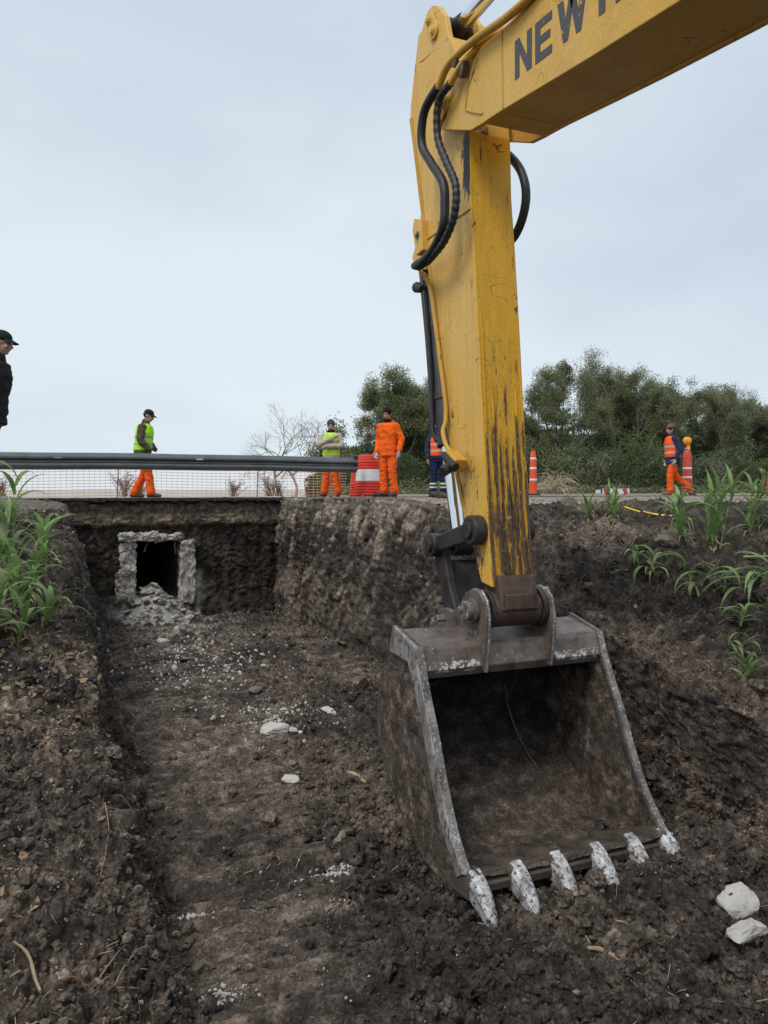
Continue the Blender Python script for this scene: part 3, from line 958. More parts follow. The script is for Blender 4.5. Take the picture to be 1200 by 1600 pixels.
wbg = inview * (loose * (1 + 3 * np.exp(-((X - 1.75) ** 2 + (Y - 4.5) ** 2) / .5) + 3 * np.exp(-((X - 3.3) ** 2 + (Y - 3.2) ** 2) / .15)) + .3 * bankm) * (Y < 10); wbg = wbg / wbg.sum()
ix = pick(N2b, wbg)
sz = np.clip(rng.lognormal(math.log(0.045), 0.3, N2b), 0.03, 0.085)
o = scatter('large_clods', ix, sz, 3, 'clod_soil', col[ix] * rng.uniform(0.7, 1.15, (N2b, 1)), 0.7)
tag(o, 'fist-sized dark lumps of earth among the loose clods by the bucket', 'soil lumps')
w3 = inview * (0.6 * floor_m + 0.35 * bankm + 0.15 * wall + 6 * np.clip(dq, 0, 1)) * sstep(-0.5, 0.6, fbm(P * 1.3 + 60, 2)); w3 = w3 / w3.sum()
N3 = 5200
ix = pick(N3, w3)
sz = np.clip(rng.lognormal(math.log(0.0042), 0.5, N3), 0.0018, 0.018) * np.clip(P2[ix, 1] / 7, 0.7, 1.6)
o = scatter('pale_pebbles', ix, sz, 1, 'pale_stone', None, 0.2)
tag(o, 'pale crumbs of broken concrete sprinkled over the black soil', 'pebbles')
# straw and chopped stalk bits
N4 = 5200
w4 = inview * (0.5 * floor_m + 1.0 * bankm + 0.15 * wall) * (Y < 10) * sstep(-0.4, 0.5, fbm(P * 1.1 + 90, 2)); w4 = w4 / w4.sum()
ix = pick(N4, w4)
L_ = np.clip(rng.lognormal(math.log(0.014), 0.6, N4), 0.005, 0.08)
d1 = rng.normal(size=(N4, 3)); nn = VN[ix]; d1 -= nn * (d1 * nn).sum(1)[:, None]; d1 /= np.linalg.norm(d1, axis=1)[:, None]
d1 = d1 + nn * rng.uniform(-0.1, 0.35, (N4, 1))
s1 = np.cross(nn, d1)
c_ = P2[ix] + nn * 0.008
hw = rng.uniform(0.0009, 0.0022, (N4, 1))
A = c_ - d1 * L_[:, None] - s1 * hw; B = c_ - d1 * L_[:, None] + s1 * hw
Mx = c_ + nn * (L_ * 0.15)[:, None]
D = c_ + d1 * L_[:, None] + s1 * hw; E_ = c_ + d1 * L_[:, None] - s1 * hw
V = np.stack([A, B, Mx + s1 * hw, Mx - s1 * hw, D, E_], 1).reshape(-1, 3)
Fq = (np.array([[0, 1, 2, 3], [3, 2, 4, 5]])[None] + (np.arange(N4) * 6)[:, None, None]).reshape(-1, 4)
me = fastmesh('straw_bits', V, Fq); me.materials.append(MAT['dry_straw'])
tag(link(bpy.data.objects.new('straw_bits', me)), 'short bits of straw and stalk scattered on the soil', 'straw', kind='stuff')
# dead leaf flakes on the left bank
N5 = 900
w5 = (inview * bankm * (X < 0.6) * (Y > 3.5) * (Y < 9) * (sstep(-0.1, 0.5, fbm(P * 1.6 + 20, 2)) + 2.5 * np.exp(-((Y - 6.2) / .7) ** 2))) + inview * bankm * (X > 4) * (Y < 8) * 0.06
w5 = w5 / w5.sum()
ix = pick(N5, w5)
me_v, me_f = [], []
hx = np.array([[-1, -0.25], [-0.4, -0.5], [0.5, -0.42], [1, 0.05], [0.4, 0.5], [-0.5, 0.4]])
nn = VN[ix]; d1 = rng.normal(size=(N5, 3)); d1 -= nn * (d1 * nn).sum(1)[:, None]; d1 /= np.linalg.norm(d1, axis=1)[:, None]; s1 = np.cross(nn, d1)
szf = np.clip(rng.lognormal(math.log(0.017), 0.5, N5), 0.007, 0.06)
V = P2[ix][:, None] + nn[:, None] * (0.012 + 0.3 * szf[:, None, None] * rng.uniform(-.3, .8, (N5, 6, 1))) + (d1[:, None] * hx[None, :, :1] + s1[:, None] * hx[None, :, 1:]) * szf[:, None, None]
Fq = (np.array([[0, 1, 2, 5], [5, 2, 3, 4]])[None] + (np.arange(N5) * 6)[:, None, None]).reshape(-1, 4)
me = fastmesh('dead_leaf_flakes', V.reshape(-1, 3), Fq); me.materials.append(MAT['dead_leaf'])
tag(link(bpy.data.objects.new('dead_leaf_flakes', me)), 'brown dead leaf flakes and bark chips littering the banks', 'leaf litter', kind='stuff')

# roots hanging from the cut edges
def root_set(name, label, centers, n, lmin, lmax, rr=0.0022, down=0.6):
    b = MB()
    for k in range(n):
        cx, cy, r = random.choice(centers)
        x, y = cx + random.gauss(0, r), cy + random.gauss(0, r)
        h = bvh.find_nearest(Vector((x, y, gz(x, y))))
        if h[0] is None: continue
        p = h[0]; nrm = h[1]
        if nrm.z < 0 and abs(nrm.z) > .2: nrm = -nrm
        d = (Vector((random.uniform(-1, 1), random.uniform(-1, .3), -random.random() * down)) + nrm * 0.4).normalized()
        L = random.uniform(lmin, lmax)
        pts = [p - d * 0.02]
        m_ = 8
        for j in range(m_):
            d = (d + Vector((random.gauss(0, .3), random.gauss(0, .3), random.gauss(-.08, .22)))).normalized()
            q_ = pts[-1] + d * L / m_
            hh = bvh.find_nearest(q_)
            if hh[0] is not None:
                dv_ = q_ - hh[0]
                if dv_.length > 0.05: q_ = q_ - dv_ * 0.4
            pts.append(q_)
        r0 = random.uniform(.5, 1.3) * rr
        b.tube(pts, [r0 * (1 - .7 * j / m_) for j in range(m_ + 1)], 4, False)
    tag(b.build(name, 'root'), label, 'roots', kind='stuff')
root_set('root_tangle', 'thin brown roots hanging from the broken right bank beside the bucket', [(4.2, 4.2, .25), (4.3, 4.9, .25), (4.5, 3.9, .2), (4.2, 5.6, .3), (4.3, 4.5, .2)], 210, .1, .42, .0024)
root_set('root_tangle', 'fine roots sticking out of the left trench edge', [(0.3, 3.7, .15), (0.3, 4.6, .2), (0.3, 5.8, .2), (0.2, 3.2, .2), (0.1, 8.0, .3)], 130, .1, .40, .0024)

# ------------------------------------------------------------------ the excavator: boom, stick, bucket and hydraulics
EX = thing('excavator', 'yellow excavator with worn stick and big open bucket resting on the trench floor', 'excavator', (2.70, 3.6, -2.3))
def W(mb, name, mat, parent=EX, **k):
    return mb.build(name, mat, parent, world=True, **k)
# boom
bm_poly = [(4.86, 2.585), (4.433, 2.393), (4.30, 2.372), (4.183, 2.36), (4.028, 2.341), (3.583, 2.274), (3.185, 2.215), (2.564, 2.135), (1.4, 2.00), (0.4, 1.70), (-0.8, 1.05), (-2.3, 0.0),
           (-2.55, 0.12), (-1.5, 1.25), (-0.5, 2.15), (0.5, 2.70), (1.6, 2.84), (2.6, 2.83), (3.68, 2.82), (4.028, 2.845), (4.39, 2.877), (4.568, 2.884), (4.758, 2.855), (4.90, 2.815), (4.945, 2.75), (4.935, 2.67)]
box_poly = [(4.30, 2.372), (4.183, 2.36), (4.028, 2.341), (3.583, 2.274), (3.185, 2.215), (2.564, 2.135), (1.4, 2.00), (0.4, 1.70), (-0.8, 1.05), (-2.3, 0.0),
            (-2.55, 0.12), (-1.5, 1.25), (-0.5, 2.15), (0.5, 2.70), (1.6, 2.84), (2.6, 2.83), (3.68, 2.82), (4.028, 2.845), (4.18, 2.86)]
boom = W(MB().prismX(bm_poly, 2.45, 2.485), 'boom', 'paint_boom', bevel=0.006)
W(MB().prismX(bm_poly, 2.915, 2.95), 'boom_side_plate', 'paint_boom', bevel=0.006)
def inset(poly, d):
    cy_ = sum(p[0] for p in poly) / len(poly); cz_ = sum(p[1] for p in poly) / len(poly)
    out = []
    n = len(poly)
    area = sum(poly[k][0] * poly[(k + 1) % n][1] - poly[(k + 1) % n][0] * poly[k][1] for k in range(n))
    sg = 1 if area > 0 else -1
    for k in range(n):
        a, b, c = Vector(poly[k - 1]), Vector(poly[k]), Vector(poly[(k + 1) % n])
        n1_ = (b - a).normalized(); n2_ = (c - b).normalized()
        nn_ = (Vector((-n1_.y, n1_.x)) + Vector((-n2_.y, n2_.x)))
        if nn_.length < 1e-6: nn_ = Vector((-n1_.y, n1_.x))
        nn_.normalize()
        out.append(tuple(b + nn_ * d * sg))
    return out
W(MB().prismX(inset(box_poly, 0.012), 2.484, 2.916), 'boom_box', 'paint_boom')
# weld lines and the doubler plate at the nose of the boom
wl_ = MB()
wl_.tube([(2.448, 4.03, 2.835), (2.448, 4.02, 2.35)], 0.006, 5)
W(wl_, 'weld_seam', 'paint_pipe')
W(MB().tube([(2.448, 4.33, 2.82), (2.448, 4.46, 2.69), (2.448, 4.50, 2.56), (2.448, 4.40, 2.50), (2.448, 4.27, 2.43)], 0.007, 5), 'weld_seam', 'paint_pipe')
W(MB().tube([(2.50, 4.05, 2.335), (2.90, 4.05, 2.335)], 0.006, 5), 'weld_seam', 'paint_pipe')
def capsule_plate(mb, a, b, r, x0, x1, n=10):
    a = Vector(a); b = Vector(b); t_ = (b - a).normalized(); nrm = Vector((-t_.y, t_.x))
    poly = []
    for k in range(n + 1):
        q_ = math.pi * k / n
        poly.append(tuple(b + r * (nrm * math.cos(q_) + t_ * math.sin(q_))))
    for k in range(n + 1):
        q_ = math.pi * k / n
        poly.append(tuple(a + r * (-nrm * math.cos(q_) - t_ * math.sin(q_))))
    mb.prismX(poly, x0, x1)
    return mb
def bolt(name, c, x, r=0.028, out=-1, parent=EX, mat='bolt_steel', L=0.022):
    m = MB(); m.disc(c, r, x, x + out * L * .5, 16); m.disc(c, r * .62, x + out * L * .5, x + out * L, 6)
    return W(m, name, mat, parent, bevel=0.002)
pc = W(capsule_plate(MB(), (4.885, 2.665), (4.79, 2.735), 0.060, 2.428, 2.45), 'pin_cap', 'paint_boom', bevel=0.005)
bolt('bolt', (4.885, 2.665), 2.428, 0.034, mat='paint_boom'); bolt('bolt', (4.79, 2.735), 2.428, 0.034, mat='paint_boom')
W(MB().disc((4.835, 2.70), 0.07, 2.445, 2.955, 28), 'boom_pin', 'dark_steel')
# lettering: flat print on the side plate
GL = {'N': [[(0, 0), (0, 1), (.27, 1), (.27, 0)], [(.27, 1), (.27, .62), (.73, 0), (.73, .38)], [(.73, 0), (.73, 1), (1, 1), (1, 0)]],
      'E': [[(0, 0), (0, 1), (.28, 1), (.28, 0)], [(.28, 0), (.28, .2), (.92, .2), (.92, 0)], [(.28, .41), (.28, .6), (.82, .6), (.82, .41)], [(.28, .8), (.28, 1), (.92, 1), (.92, .8)]],
      'W': [[(0, 1), (.2, 1), (.36, 0), (.2, 0)], [(.36, 0), (.28, .5), (.41, 1), (.5, .82), (.5, .6)], [(.64, 0), (.72, .5), (.59, 1), (.5, .82), (.5, .6)], [(.8, 0), (.64, 0), (.8, 1), (1, 1)], [(.41, 1), (.59, 1), (.5, .6)]],
      'H': [[(0, 0), (0, 1), (.28, 1), (.28, 0)], [(.28, .4), (.28, .6), (.72, .6), (.72, .4)], [(.72, 0), (.72, 1), (1, 1), (1, 0)]],
      'O': [[(0, .12), (0, .88), (.28, .8), (.28, .2)], [(0, .88), (.14, 1), (.86, 1), (1, .88), (.72, .8), (.28, .8)], [(.72, .2), (.72, .8), (1, .88), (1, .12)], [(0, .12), (.28, .2), (.72, .2), (1, .12), (.86, 0), (.14, 0)]],
      'L': [[(0, 0), (0, 1), (.28, 1), (.28, 0)], [(.28, 0), (.28, .2), (.9, .2), (.9, 0)]],
      'A': [[(0, 0), (.36, 1), (.5, .8), (.26, 0)], [(1, 0), (.64, 1), (.5, .8), (.74, 0)], [(.36, 1), (.64, 1), (.5, .8)], [(.3, .2), (.34, .38), (.66, .38), (.7, .2)]],
      'D': [[(0, 0), (0, 1), (.28, 1), (.28, 0)], [(.28, 0), (.28, .2), (.62, .2), (.7, 0)], [(.28, .8), (.28, 1), (.7, 1), (.62, .8)], [(.7, 0), (.62, .2), (.72, .3), (.72, .7), (.62, .8), (.7, 1), (1, .8), (1, .2)]]}
yy = 3.882
for w_i, word in enumerate(('NEW', 'HOLLAND')):
    for ch in word:
        wd = 0.26 if ch == 'W' else 0.178
        lm = MB()
        for poly in GL[ch]:
            pts = []
            for (u_, v_) in poly:
                Yp = yy - u_ * wd
                zb_ = 2.452 - (3.882 - Yp) * 0.088
                pts.append((2.447, Yp, zb_ + v_ * 0.232))
            pts2 = [(2.4495, p[1], p[2]) for p in pts]
            n_p = len(pts)
            lm.add(pts + pts2, [tuple(range(n_p))] + [(k, (k + 1) % n_p, n_p + (k + 1) % n_p, n_p + k) for k in range(n_p)])
        W(lm, 'letter', 'lettering_grey', EX)
        yy -= wd + 0.036
    yy -= 0.055
# stick (dipper arm)
st_back = [(5.36, 3.35), (5.49, 3.40), (5.58, 3.087), (5.58, 2.984), (5.493, 2.689), (5.409, 2.35), (5.35, 2.129), (5.235, 1.697), (5.124, 1.184), (4.944, 0.539), (4.833, 0.207), (4.698, -0.112), (4.52, -0.45), (4.43, -0.62)]
st_front = [(4.287, -0.64), (4.352, -0.106), (4.394, 0.277), (4.446, 0.796), (4.463, 1.014), (4.533, 1.682), (4.578, 2.048), (4.596, 2.474), (4.68, 2.95), (4.90, 3.30)]
poly = st_back + st_front
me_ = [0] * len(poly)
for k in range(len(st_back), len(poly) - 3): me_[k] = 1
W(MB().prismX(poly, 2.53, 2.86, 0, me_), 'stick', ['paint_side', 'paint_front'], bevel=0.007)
for x0_, x1_ in ((2.53, 2.575), (2.815, 2.86)):
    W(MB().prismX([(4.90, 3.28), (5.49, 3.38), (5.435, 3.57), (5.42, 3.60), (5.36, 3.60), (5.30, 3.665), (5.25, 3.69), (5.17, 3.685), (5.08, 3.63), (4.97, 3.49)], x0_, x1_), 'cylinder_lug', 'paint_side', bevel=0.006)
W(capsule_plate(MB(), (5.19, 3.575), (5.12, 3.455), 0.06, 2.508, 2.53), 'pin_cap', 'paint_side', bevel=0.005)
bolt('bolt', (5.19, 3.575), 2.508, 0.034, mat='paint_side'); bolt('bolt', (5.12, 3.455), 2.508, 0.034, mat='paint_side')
# flange lips and weld lines on the stick's side
def on_back(z):
    ys_ = [p[0] for p in st_back][::-1]; zs_ = [p[1] for p in st_back][::-1]
    return float(np.interp(z, zs_, ys_))
def on_front(z):
    return float(np.interp(z, [p[1] for p in st_front], [p[0] for p in st_front]))
W(MB().tube([(2.524, on_back(z_) - 0.035, z_) for z_ in np.linspace(-0.3, 3.0, 16)], 0.006, 5), 'weld_seam', 'paint_pipe')
W(MB().tube([(2.527, on_back(z_) - 0.012, z_) for z_ in np.linspace(-0.3, 3.0, 16)], 0.010, 5), 'flange_lip', 'paint_pipe')
W(MB().tube([(2.526, on_back(1.93) - .02, 1.93), (2.526, on_front(1.93) + .01, 1.93)], 0.005, 5), 'weld_seam', 'paint_pipe')
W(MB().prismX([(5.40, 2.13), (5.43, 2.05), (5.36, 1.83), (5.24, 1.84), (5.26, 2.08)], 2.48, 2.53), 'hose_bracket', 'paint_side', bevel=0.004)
bolt('bolt', (5.33, 1.98), 2.48, 0.03)
# wear bars welded down the inner face
for xx, zt, w_, mt in ((2.555, 1.30, .008, 'wear_bar_steel'), (2.612, 0.72, .0125, 'wear_bar_steel'), (2.655, 0.42, .006, 'wear_bar_steel'), (2.700, 0.40, .0125, 'wear_bar_steel'), (2.745, 0.30, .006, 'wear_bar_steel'), (2.792, 0.72, .0125, 'wear_bar_steel'), (2.840, 1.05, .009, 'wear_bar_steel')):
    zs_ = np.linspace(zt, -0.60, 26)
    jx = 0.003 * perlin(np.stack([zs_ * 3, zs_ * 0 + xx * 50, zs_ * 0], 1))
    o_ = W(MB().tube([(xx + float(j_) + (0.012 * max(0, (z_ - zt + .12) / .12)), on_front(z_) - 0.004, z_) for z_, j_ in zip(zs_, jx)], [0.002 + w_ * min(1, k / 3) for k in range(26)], 6, flat=0.6), 'wear_bar', mt)
# forged nose at the foot of the stick with the boss for the bucket pin
W(MB().prismX([(4.33, -0.56), (4.262, -0.57), (4.235, -0.66), (4.215, -0.78), (4.26, -0.88), (4.42, -0.88), (4.47, -0.75), (4.44, -0.60)], 2.56, 2.845), 'stick_nose', 'rust_steel', bevel=0.012)
W(MB().box((2.702, 4.216, -0.73), (0.23, 0.02, 0.10)), 'wear_plate', 'rust_steel', bevel=0.006)
W(MB().disc((4.34, -0.79), 0.118, 2.52, 2.88, 30), 'pin_boss', 'rust_steel', bevel=0.01)
W(MB().disc((4.34, -0.79), 0.135, 2.49, 2.52, 30), 'seal_ring', 'dark_steel', bevel=0.004)
W(MB().disc((4.34, -0.79), 0.135, 2.88, 2.915, 30), 'seal_ring', 'dark_steel', bevel=0.004)
W(MB().disc((4.34, -0.79), 0.055, 2.36, 3.02, 20), 'bucket_pin', 'bolt_steel', bevel=0.004)
# arm cylinder over the boom
W(MB().tube([(2.695, 5.13, 3.47), (2.695, 4.95, 3.475)], [0.10, 0.07], 20), 'rod_eye', 'dark_steel', smooth=True)
W(MB().disc((5.14, 3.47), 0.115, 2.59, 2.80, 26), 'rod_eye', 'dark_steel', bevel=0.01)
W(MB().tube([(2.695, 5.0, 3.475), (2.695, 3.3, 3.46)], 0.060, 24), 'cylinder_rod', 'chrome', smooth=True)
W(MB().tube([(2.695, 3.3, 3.46), (2.695, 1.5, 3.30)], 0.095, 24), 'cylinder_barrel', 'paint_boom', smooth=True)
W(MB().prismX([(1.3, 2.80), (1.8, 2.80), (1.6, 3.38), (1.45, 3.38)], 2.60, 2.79), 'cylinder_lug', 'paint_boom', bevel=0.006)
# bucket cylinder behind the stick
def cyl(a, b, r, name, mat, x=2.695, n=24, **k):
    return W(MB().tube([(x, a[0], a[1]), (x, b[0], b[1])], r, n), name, mat, smooth=True, **k)
cyl((5.06, -0.36), (5.24, 0.36), 0.052, 'cylinder_rod', 'chrome')
cyl((5.235, 0.34), (5.262, 0.45), 0.085, 'cylinder_gland', 'cylinder_dark')
cyl((5.255, 0.42), (5.62, 1.90), 0.075, 'cylinder_barrel', 'cylinder_dark')
cyl((5.32, 0.70), (5.338, 0.77), 0.082, 'cylinder_band', 'cylinder_dark')
cyl((5.47, 1.28), (5.48, 1.32), 0.082, 'cylinder_band', 'cylinder_dark')
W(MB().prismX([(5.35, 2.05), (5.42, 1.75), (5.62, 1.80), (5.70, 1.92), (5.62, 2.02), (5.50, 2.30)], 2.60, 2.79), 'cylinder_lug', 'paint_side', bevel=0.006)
W(MB().tube([(2.60, 5.50, 1.673), (2.60, 5.44, 1.40), (2.60, 5.40, 1.20), (2.60, 5.35, .9), (2.60, 5.33, .7), (2.61, 5.33, .45), (2.63, 5.29, .38)], 0.022, 10), 'hydraulic_pipe', 'cylinder_dark', smooth=True)
W(MB().tube([(2.58, 5.56, 1.64), (2.58, 5.46, 1.60)], [0.045, 0.03], 10), 'hose_clamp', 'dark_steel', smooth=True)
# hoses
def smooth_path(pts, n=8):
    out = []
    m_ = len(pts)
    for i in range(m_ - 1):
        p0, p1, p2, p3 = (Vector(pts[max(i - 1, 0)]), Vector(pts[i]), Vector(pts[i + 1]), Vector(pts[min(i + 2, m_ - 1)]))
        for k in range(n):
            t_ = k / n
            out.append(0.5 * ((2 * p1) + (p2 - p0) * t_ + (2 * p0 - 5 * p1 + 4 * p2 - p3) * t_ * t_ + (3 * p1 - p0 - 3 * p2 + p3) * t_ ** 3))
    out.append(Vector(pts[-1]))
    return out
def hose(name, pts, r, mat='rubber', ribs=False, n=10, rings=()):
    pp = smooth_path(pts, 12 if not ribs else 16)
    rr = [r * (1 + (0.14 if ribs and k % 4 < 2 else 0)) for k in range(len(pp))]
    o = W(MB().tube(pp, rr, n), name, mat, smooth=not ribs)
    for fpos in rings:
        k = int(fpos * (len(pp) - 2))
        W(MB().tube([pp[k], pp[k + 1]], r * 1.22, n), 'hose_ferrule', mat, o) if False else None
    return o
hose('hydraulic_hose', [(2.36, 4.729, 2.815), (2.35, 4.936, 2.731), (2.36, 5.001, 2.528), (2.37, 4.862, 2.332), (2.37, 4.68, 2.126), (2.37, 4.651, 1.961), (2.37, 4.68, 1.816), (2.38, 4.862, 1.714), (2.40, 5.14, 1.685)], 0.032)
hose('hydraulic_hose', [(2.38, 4.584, 2.769), (2.37, 4.749, 2.716), (2.38, 4.779, 2.482), (2.38, 4.641, 2.247), (2.38, 4.51, 2.044), (2.38, 4.528, 1.856), (2.38, 4.67, 1.727), (2.40, 4.903, 1.683), (2.42, 5.04, 1.68)], 0.025, ribs=True)
hose('hydraulic_hose', [(2.96, 5.0, 2.62), (3.0, 4.824, 2.469), (3.0, 4.668, 2.29), (3.0, 4.61, 2.107), (3.0, 4.668, 1.943), (2.98, 4.78, 1.83), (2.9, 4.9, 1.78)], 0.032)
W(MB().tube([(2.40, 5.22, 1.70), (2.40, 5.14, 1.685), (2.41, 5.02, 1.69)], [0.028, 0.042, 0.036], 12), 'hose_fitting', 'rubber', smooth=True)
hose('boom_pipe', [(2.52, 1.6, 2.86), (2.47, 3.0, 2.86), (2.43, 3.636, 2.83), (2.41, 3.909, 2.835), (2.40, 4.258, 2.899), (2.39, 4.52, 2.922), (2.37, 4.64, 2.89), (2.36, 4.735, 2.80)], 0.027, 'paint_pipe')
hose('boom_pipe', [(2.58, 1.6, 2.86), (2.55, 3.0, 2.86), (2.52, 3.9, 2.86), (2.47, 4.25, 2.91), (2.43, 4.38, 2.87), (2.40, 4.46, 2.84), (2.38, 4.59, 2.765)], 0.022, 'paint_pipe')
W(MB().box((2.40, 4.53, 2.875), (0.06, 0.07, 0.05), Matrix.Rotation(R(35), 3, 'X')), 'pipe_clamp', 'rust_steel', bevel=0.006)
W(MB().box((2.41, 4.45, 2.80), (0.05, 0.05, 0.10), Matrix.Rotation(R(20), 3, 'X')), 'pipe_clamp', 'rust_steel', bevel=0.006)
hose('stick_pipe', [(2.46, 5.27, 1.72), (2.46, 5.22, 1.655), (2.47, 5.166, 1.614), (2.49, 5.115, 1.50), (2.505, 5.07, 1.25), (2.505, 4.99, 0.95), (2.505, 4.91, 0.66), (2.49, 4.87, 0.50), (2.46, 4.855, 0.42), (2.45, 4.79, 0.32), (2.45, 4.70, 0.25)], 0.017, 'paint_pipe')
W(MB().box((2.45, 4.65, 0.20), (0.10, 0.17, 0.10), Matrix.Rotation(R(28), 3, 'X')), 'valve_block', 'paint_pipe', bevel=0.012)
W(MB().tube([(2.46, 4.66, 0.19), (2.33, 4.60, 0.12)], [0.045, 0.035], 14), 'valve_plug', 'dark_steel', smooth=True)
W(MB().tube([(2.40, 4.72, 0.24), (2.40, 4.55, 0.15)], 0.03, 10), 'valve_plug', 'rubber', smooth=True)
# linkage
for x0_, x1_ in ((2.445, 2.515), (2.868, 2.885)):
    lk = MB()
    a_, b_2 = Vector((4.43, -0.27)), Vector((5.02, -0.41)); t_ = (b_2 - a_).normalized(); nn_ = Vector((-t_.y, t_.x))
    lk.prismX([tuple(a_ + nn_ * .068), tuple(b_2 + nn_ * .055), tuple(b_2 - nn_ * .055), tuple(a_ - nn_ * .068)], x0_ + .012, x1_ - .012)
    l1 = W(lk, 'idler_link', 'dark_steel', bevel=0.012)
    W(MB().disc((4.43, -0.27), 0.10, x0_ - .012, x1_ + .012, 28), 'link_boss', 'dark_steel', bevel=0.012)
    W(MB().disc((5.02, -0.41), 0.085, x0_ - .012, x1_ + .012, 28), 'link_boss', 'dark_steel', bevel=0.012)
W(MB().disc((4.43, -0.27), 0.058, 2.41, 2.90, 20), 'link_pin', 'dark_steel', bevel=0.006)
W(MB().disc((5.02, -0.41), 0.048, 2.41, 2.93, 20), 'link_pin', 'dark_steel', bevel=0.006)
W(MB().disc((5.02, -0.41), 0.085, 2.62, 2.77, 24), 'rod_eye', 'dark_steel', bevel=0.008)
for x0_, x1_ in ((2.50, 2.56), (2.83, 2.89)):
    W(MB().prismX([(5.07, -0.34), (5.11, -0.45), (4.99, -0.72), (4.915, -0.93), (4.83, -1.03), (4.73, -0.97), (4.74, -0.86), (4.86, -0.66), (4.93, -0.44), (4.98, -0.34)], x0_, x1_), 'bucket_link', 'dark_steel', bevel=0.014)
W(MB().prismX([(5.02, -0.52), (5.03, -0.58), (4.90, -0.86), (4.84, -0.86), (4.96, -0.56)], 2.555, 2.835), 'link_web', 'dark_steel', bevel=0.01)
W(MB().disc((4.82, -0.95), 0.052, 2.38, 3.02, 20), 'link_pin', 'bolt_steel', bevel=0.006)
# bucket
ear = [(4.235, -1.17), (4.20, -1.0), (4.195, -0.82), (4.225, -0.715), (4.29, -0.66), (4.375, -0.65), (4.47, -0.69), (4.56, -0.79), (4.66, -0.845), (4.78, -0.835), (4.89, -0.87), (4.935, -0.96), (4.91, -1.10), (4.84, -1.22), (4.70, -1.12), (4.60, -0.97), (4.42, -0.955), (4.30, -1.02), (4.262, -1.15)]
for x0_, x1_ in ((2.432, 2.475), (2.925, 2.968)):
    W(MB().prismX(ear, x0_, x1_), 'bucket_ear', 'bucket_top_steel', bevel=0.007)
# worn bright rims on the ears' front edge
for x0_ in (2.437, 2.93):
    W(MB().tube([(x0_ + .017, p[0] - 0.004, p[1]) for p in ear[0:5]], 0.011, 6), 'worn_rim', 'worn_edge_steel', smooth=True)
for x_ , s_ in ((2.432, -1),):
    W(MB().disc((4.34, -0.79), 0.075, x_, x_ - .03, 24), 'pin_collar', 'bucket_top_steel', bevel=0.006)
    for dy_, dz_ in ((.055, .0), (-.01, .045), (-.03, -.03)):
        W(MB().disc((4.39 + dy_, -0.80 + dz_), 0.026, x_ - .02, x_ - .065, 6), 'bolt_head', 'bolt_steel', bevel=0.003)
    for dy_, dz_ in ((.05, .0), (-.03, .03)):
        W(MB().disc((4.82 + dy_, -0.945 + dz_), 0.03, x_ - .0, x_ - .06, 6), 'bolt_head', 'bolt_steel', bevel=0.003)
side = [(4.617, -0.921), (4.285, -0.995), (4.232, -1.146), (4.065, -1.471), (3.965, -1.702), (3.82, -1.95), (3.68, -2.10), (3.62, -2.17), (3.66, -2.25), (3.80, -2.30), (3.99, -2.315), (4.183, -2.29), (4.40, -2.225), (4.60, -2.125), (4.80, -1.975), (4.93, -1.82), (4.99, -1.66), (4.985, -1.48), (4.93, -1.31), (4.86, -1.21), (4.72, -1.10)]
W(MB().prismX(side, 2.0, 2.032), 'side_plate', 'bucket_steel', bevel=0.005)
W(MB().prismX(side, 3.358, 3.39), 'side_plate', 'bucket_steel', bevel=0.005)
cut = [(4.64, -0.905), (4.283, -0.985), (4.222, -1.146), (4.052, -1.471), (3.95, -1.702), (3.805, -1.955), (3.66, -2.11), (3.73, -2.16), (3.89, -1.99), (4.05, -1.74), (4.16, -1.50), (4.32, -1.20), (4.40, -1.10), (4.70, -1.09)]
W(MB().prismX(cut, 1.972, 2.001), 'side_cutter', 'cutter_steel', bevel=0.006)
W(MB().prismX(cut, 3.389, 3.415), 'side_cutter', 'bucket_top_steel', bevel=0.006)
edge_y = [(4.283, -0.985), (4.222, -1.146), (4.14, -1.31), (4.052, -1.471), (3.95, -1.702), (3.88, -1.83), (3.805, -1.955), (3.66, -2.11)]
def edge_strip(x0_, x1_, name):
    m = MB()
    n = 60
    ys_ = np.interp(np.linspace(0, 1, n), np.linspace(0, 1, len(edge_y)), [p[0] for p in edge_y]); zs_ = np.interp(np.linspace(0, 1, n), np.linspace(0, 1, len(edge_y)), [p[1] for p in edge_y])
    for k in range(n):
        pass
    w1 = 0.004 * perlin(np.stack([zs_ * 19, zs_ * 0, zs_ * 0 + x0_], 1))
    rowsv = []
    for k in range(n):
        a1_ = float(w1[k])
        rowsv += [(x0_ - .002, ys_[k] + .012 + a1_ * 2, zs_[k]), (x0_ - .001, ys_[k] - .006 + a1_, zs_[k]), (x1_ + .001, ys_[k] - .006 + a1_, zs_[k]), (x1_ + .002, ys_[k] + .010 + a1_ * 2, zs_[k])]
    fs = []
    for k in range(n - 1):
        for j in range(3):
            fs.append((k * 4 + j, k * 4 + j + 1, k * 4 + 5 + j, k * 4 + 4 + j))
        fs.append((k * 4 + 3, k * 4, k * 4 + 4, k * 4 + 7))
    m.add(rowsv, fs)
    return W(m, name, 'worn_edge_steel', smooth=True)
edge_strip(1.980, 2.026, 'worn_rim'); edge_strip(3.364, 3.407, 'worn_rim')
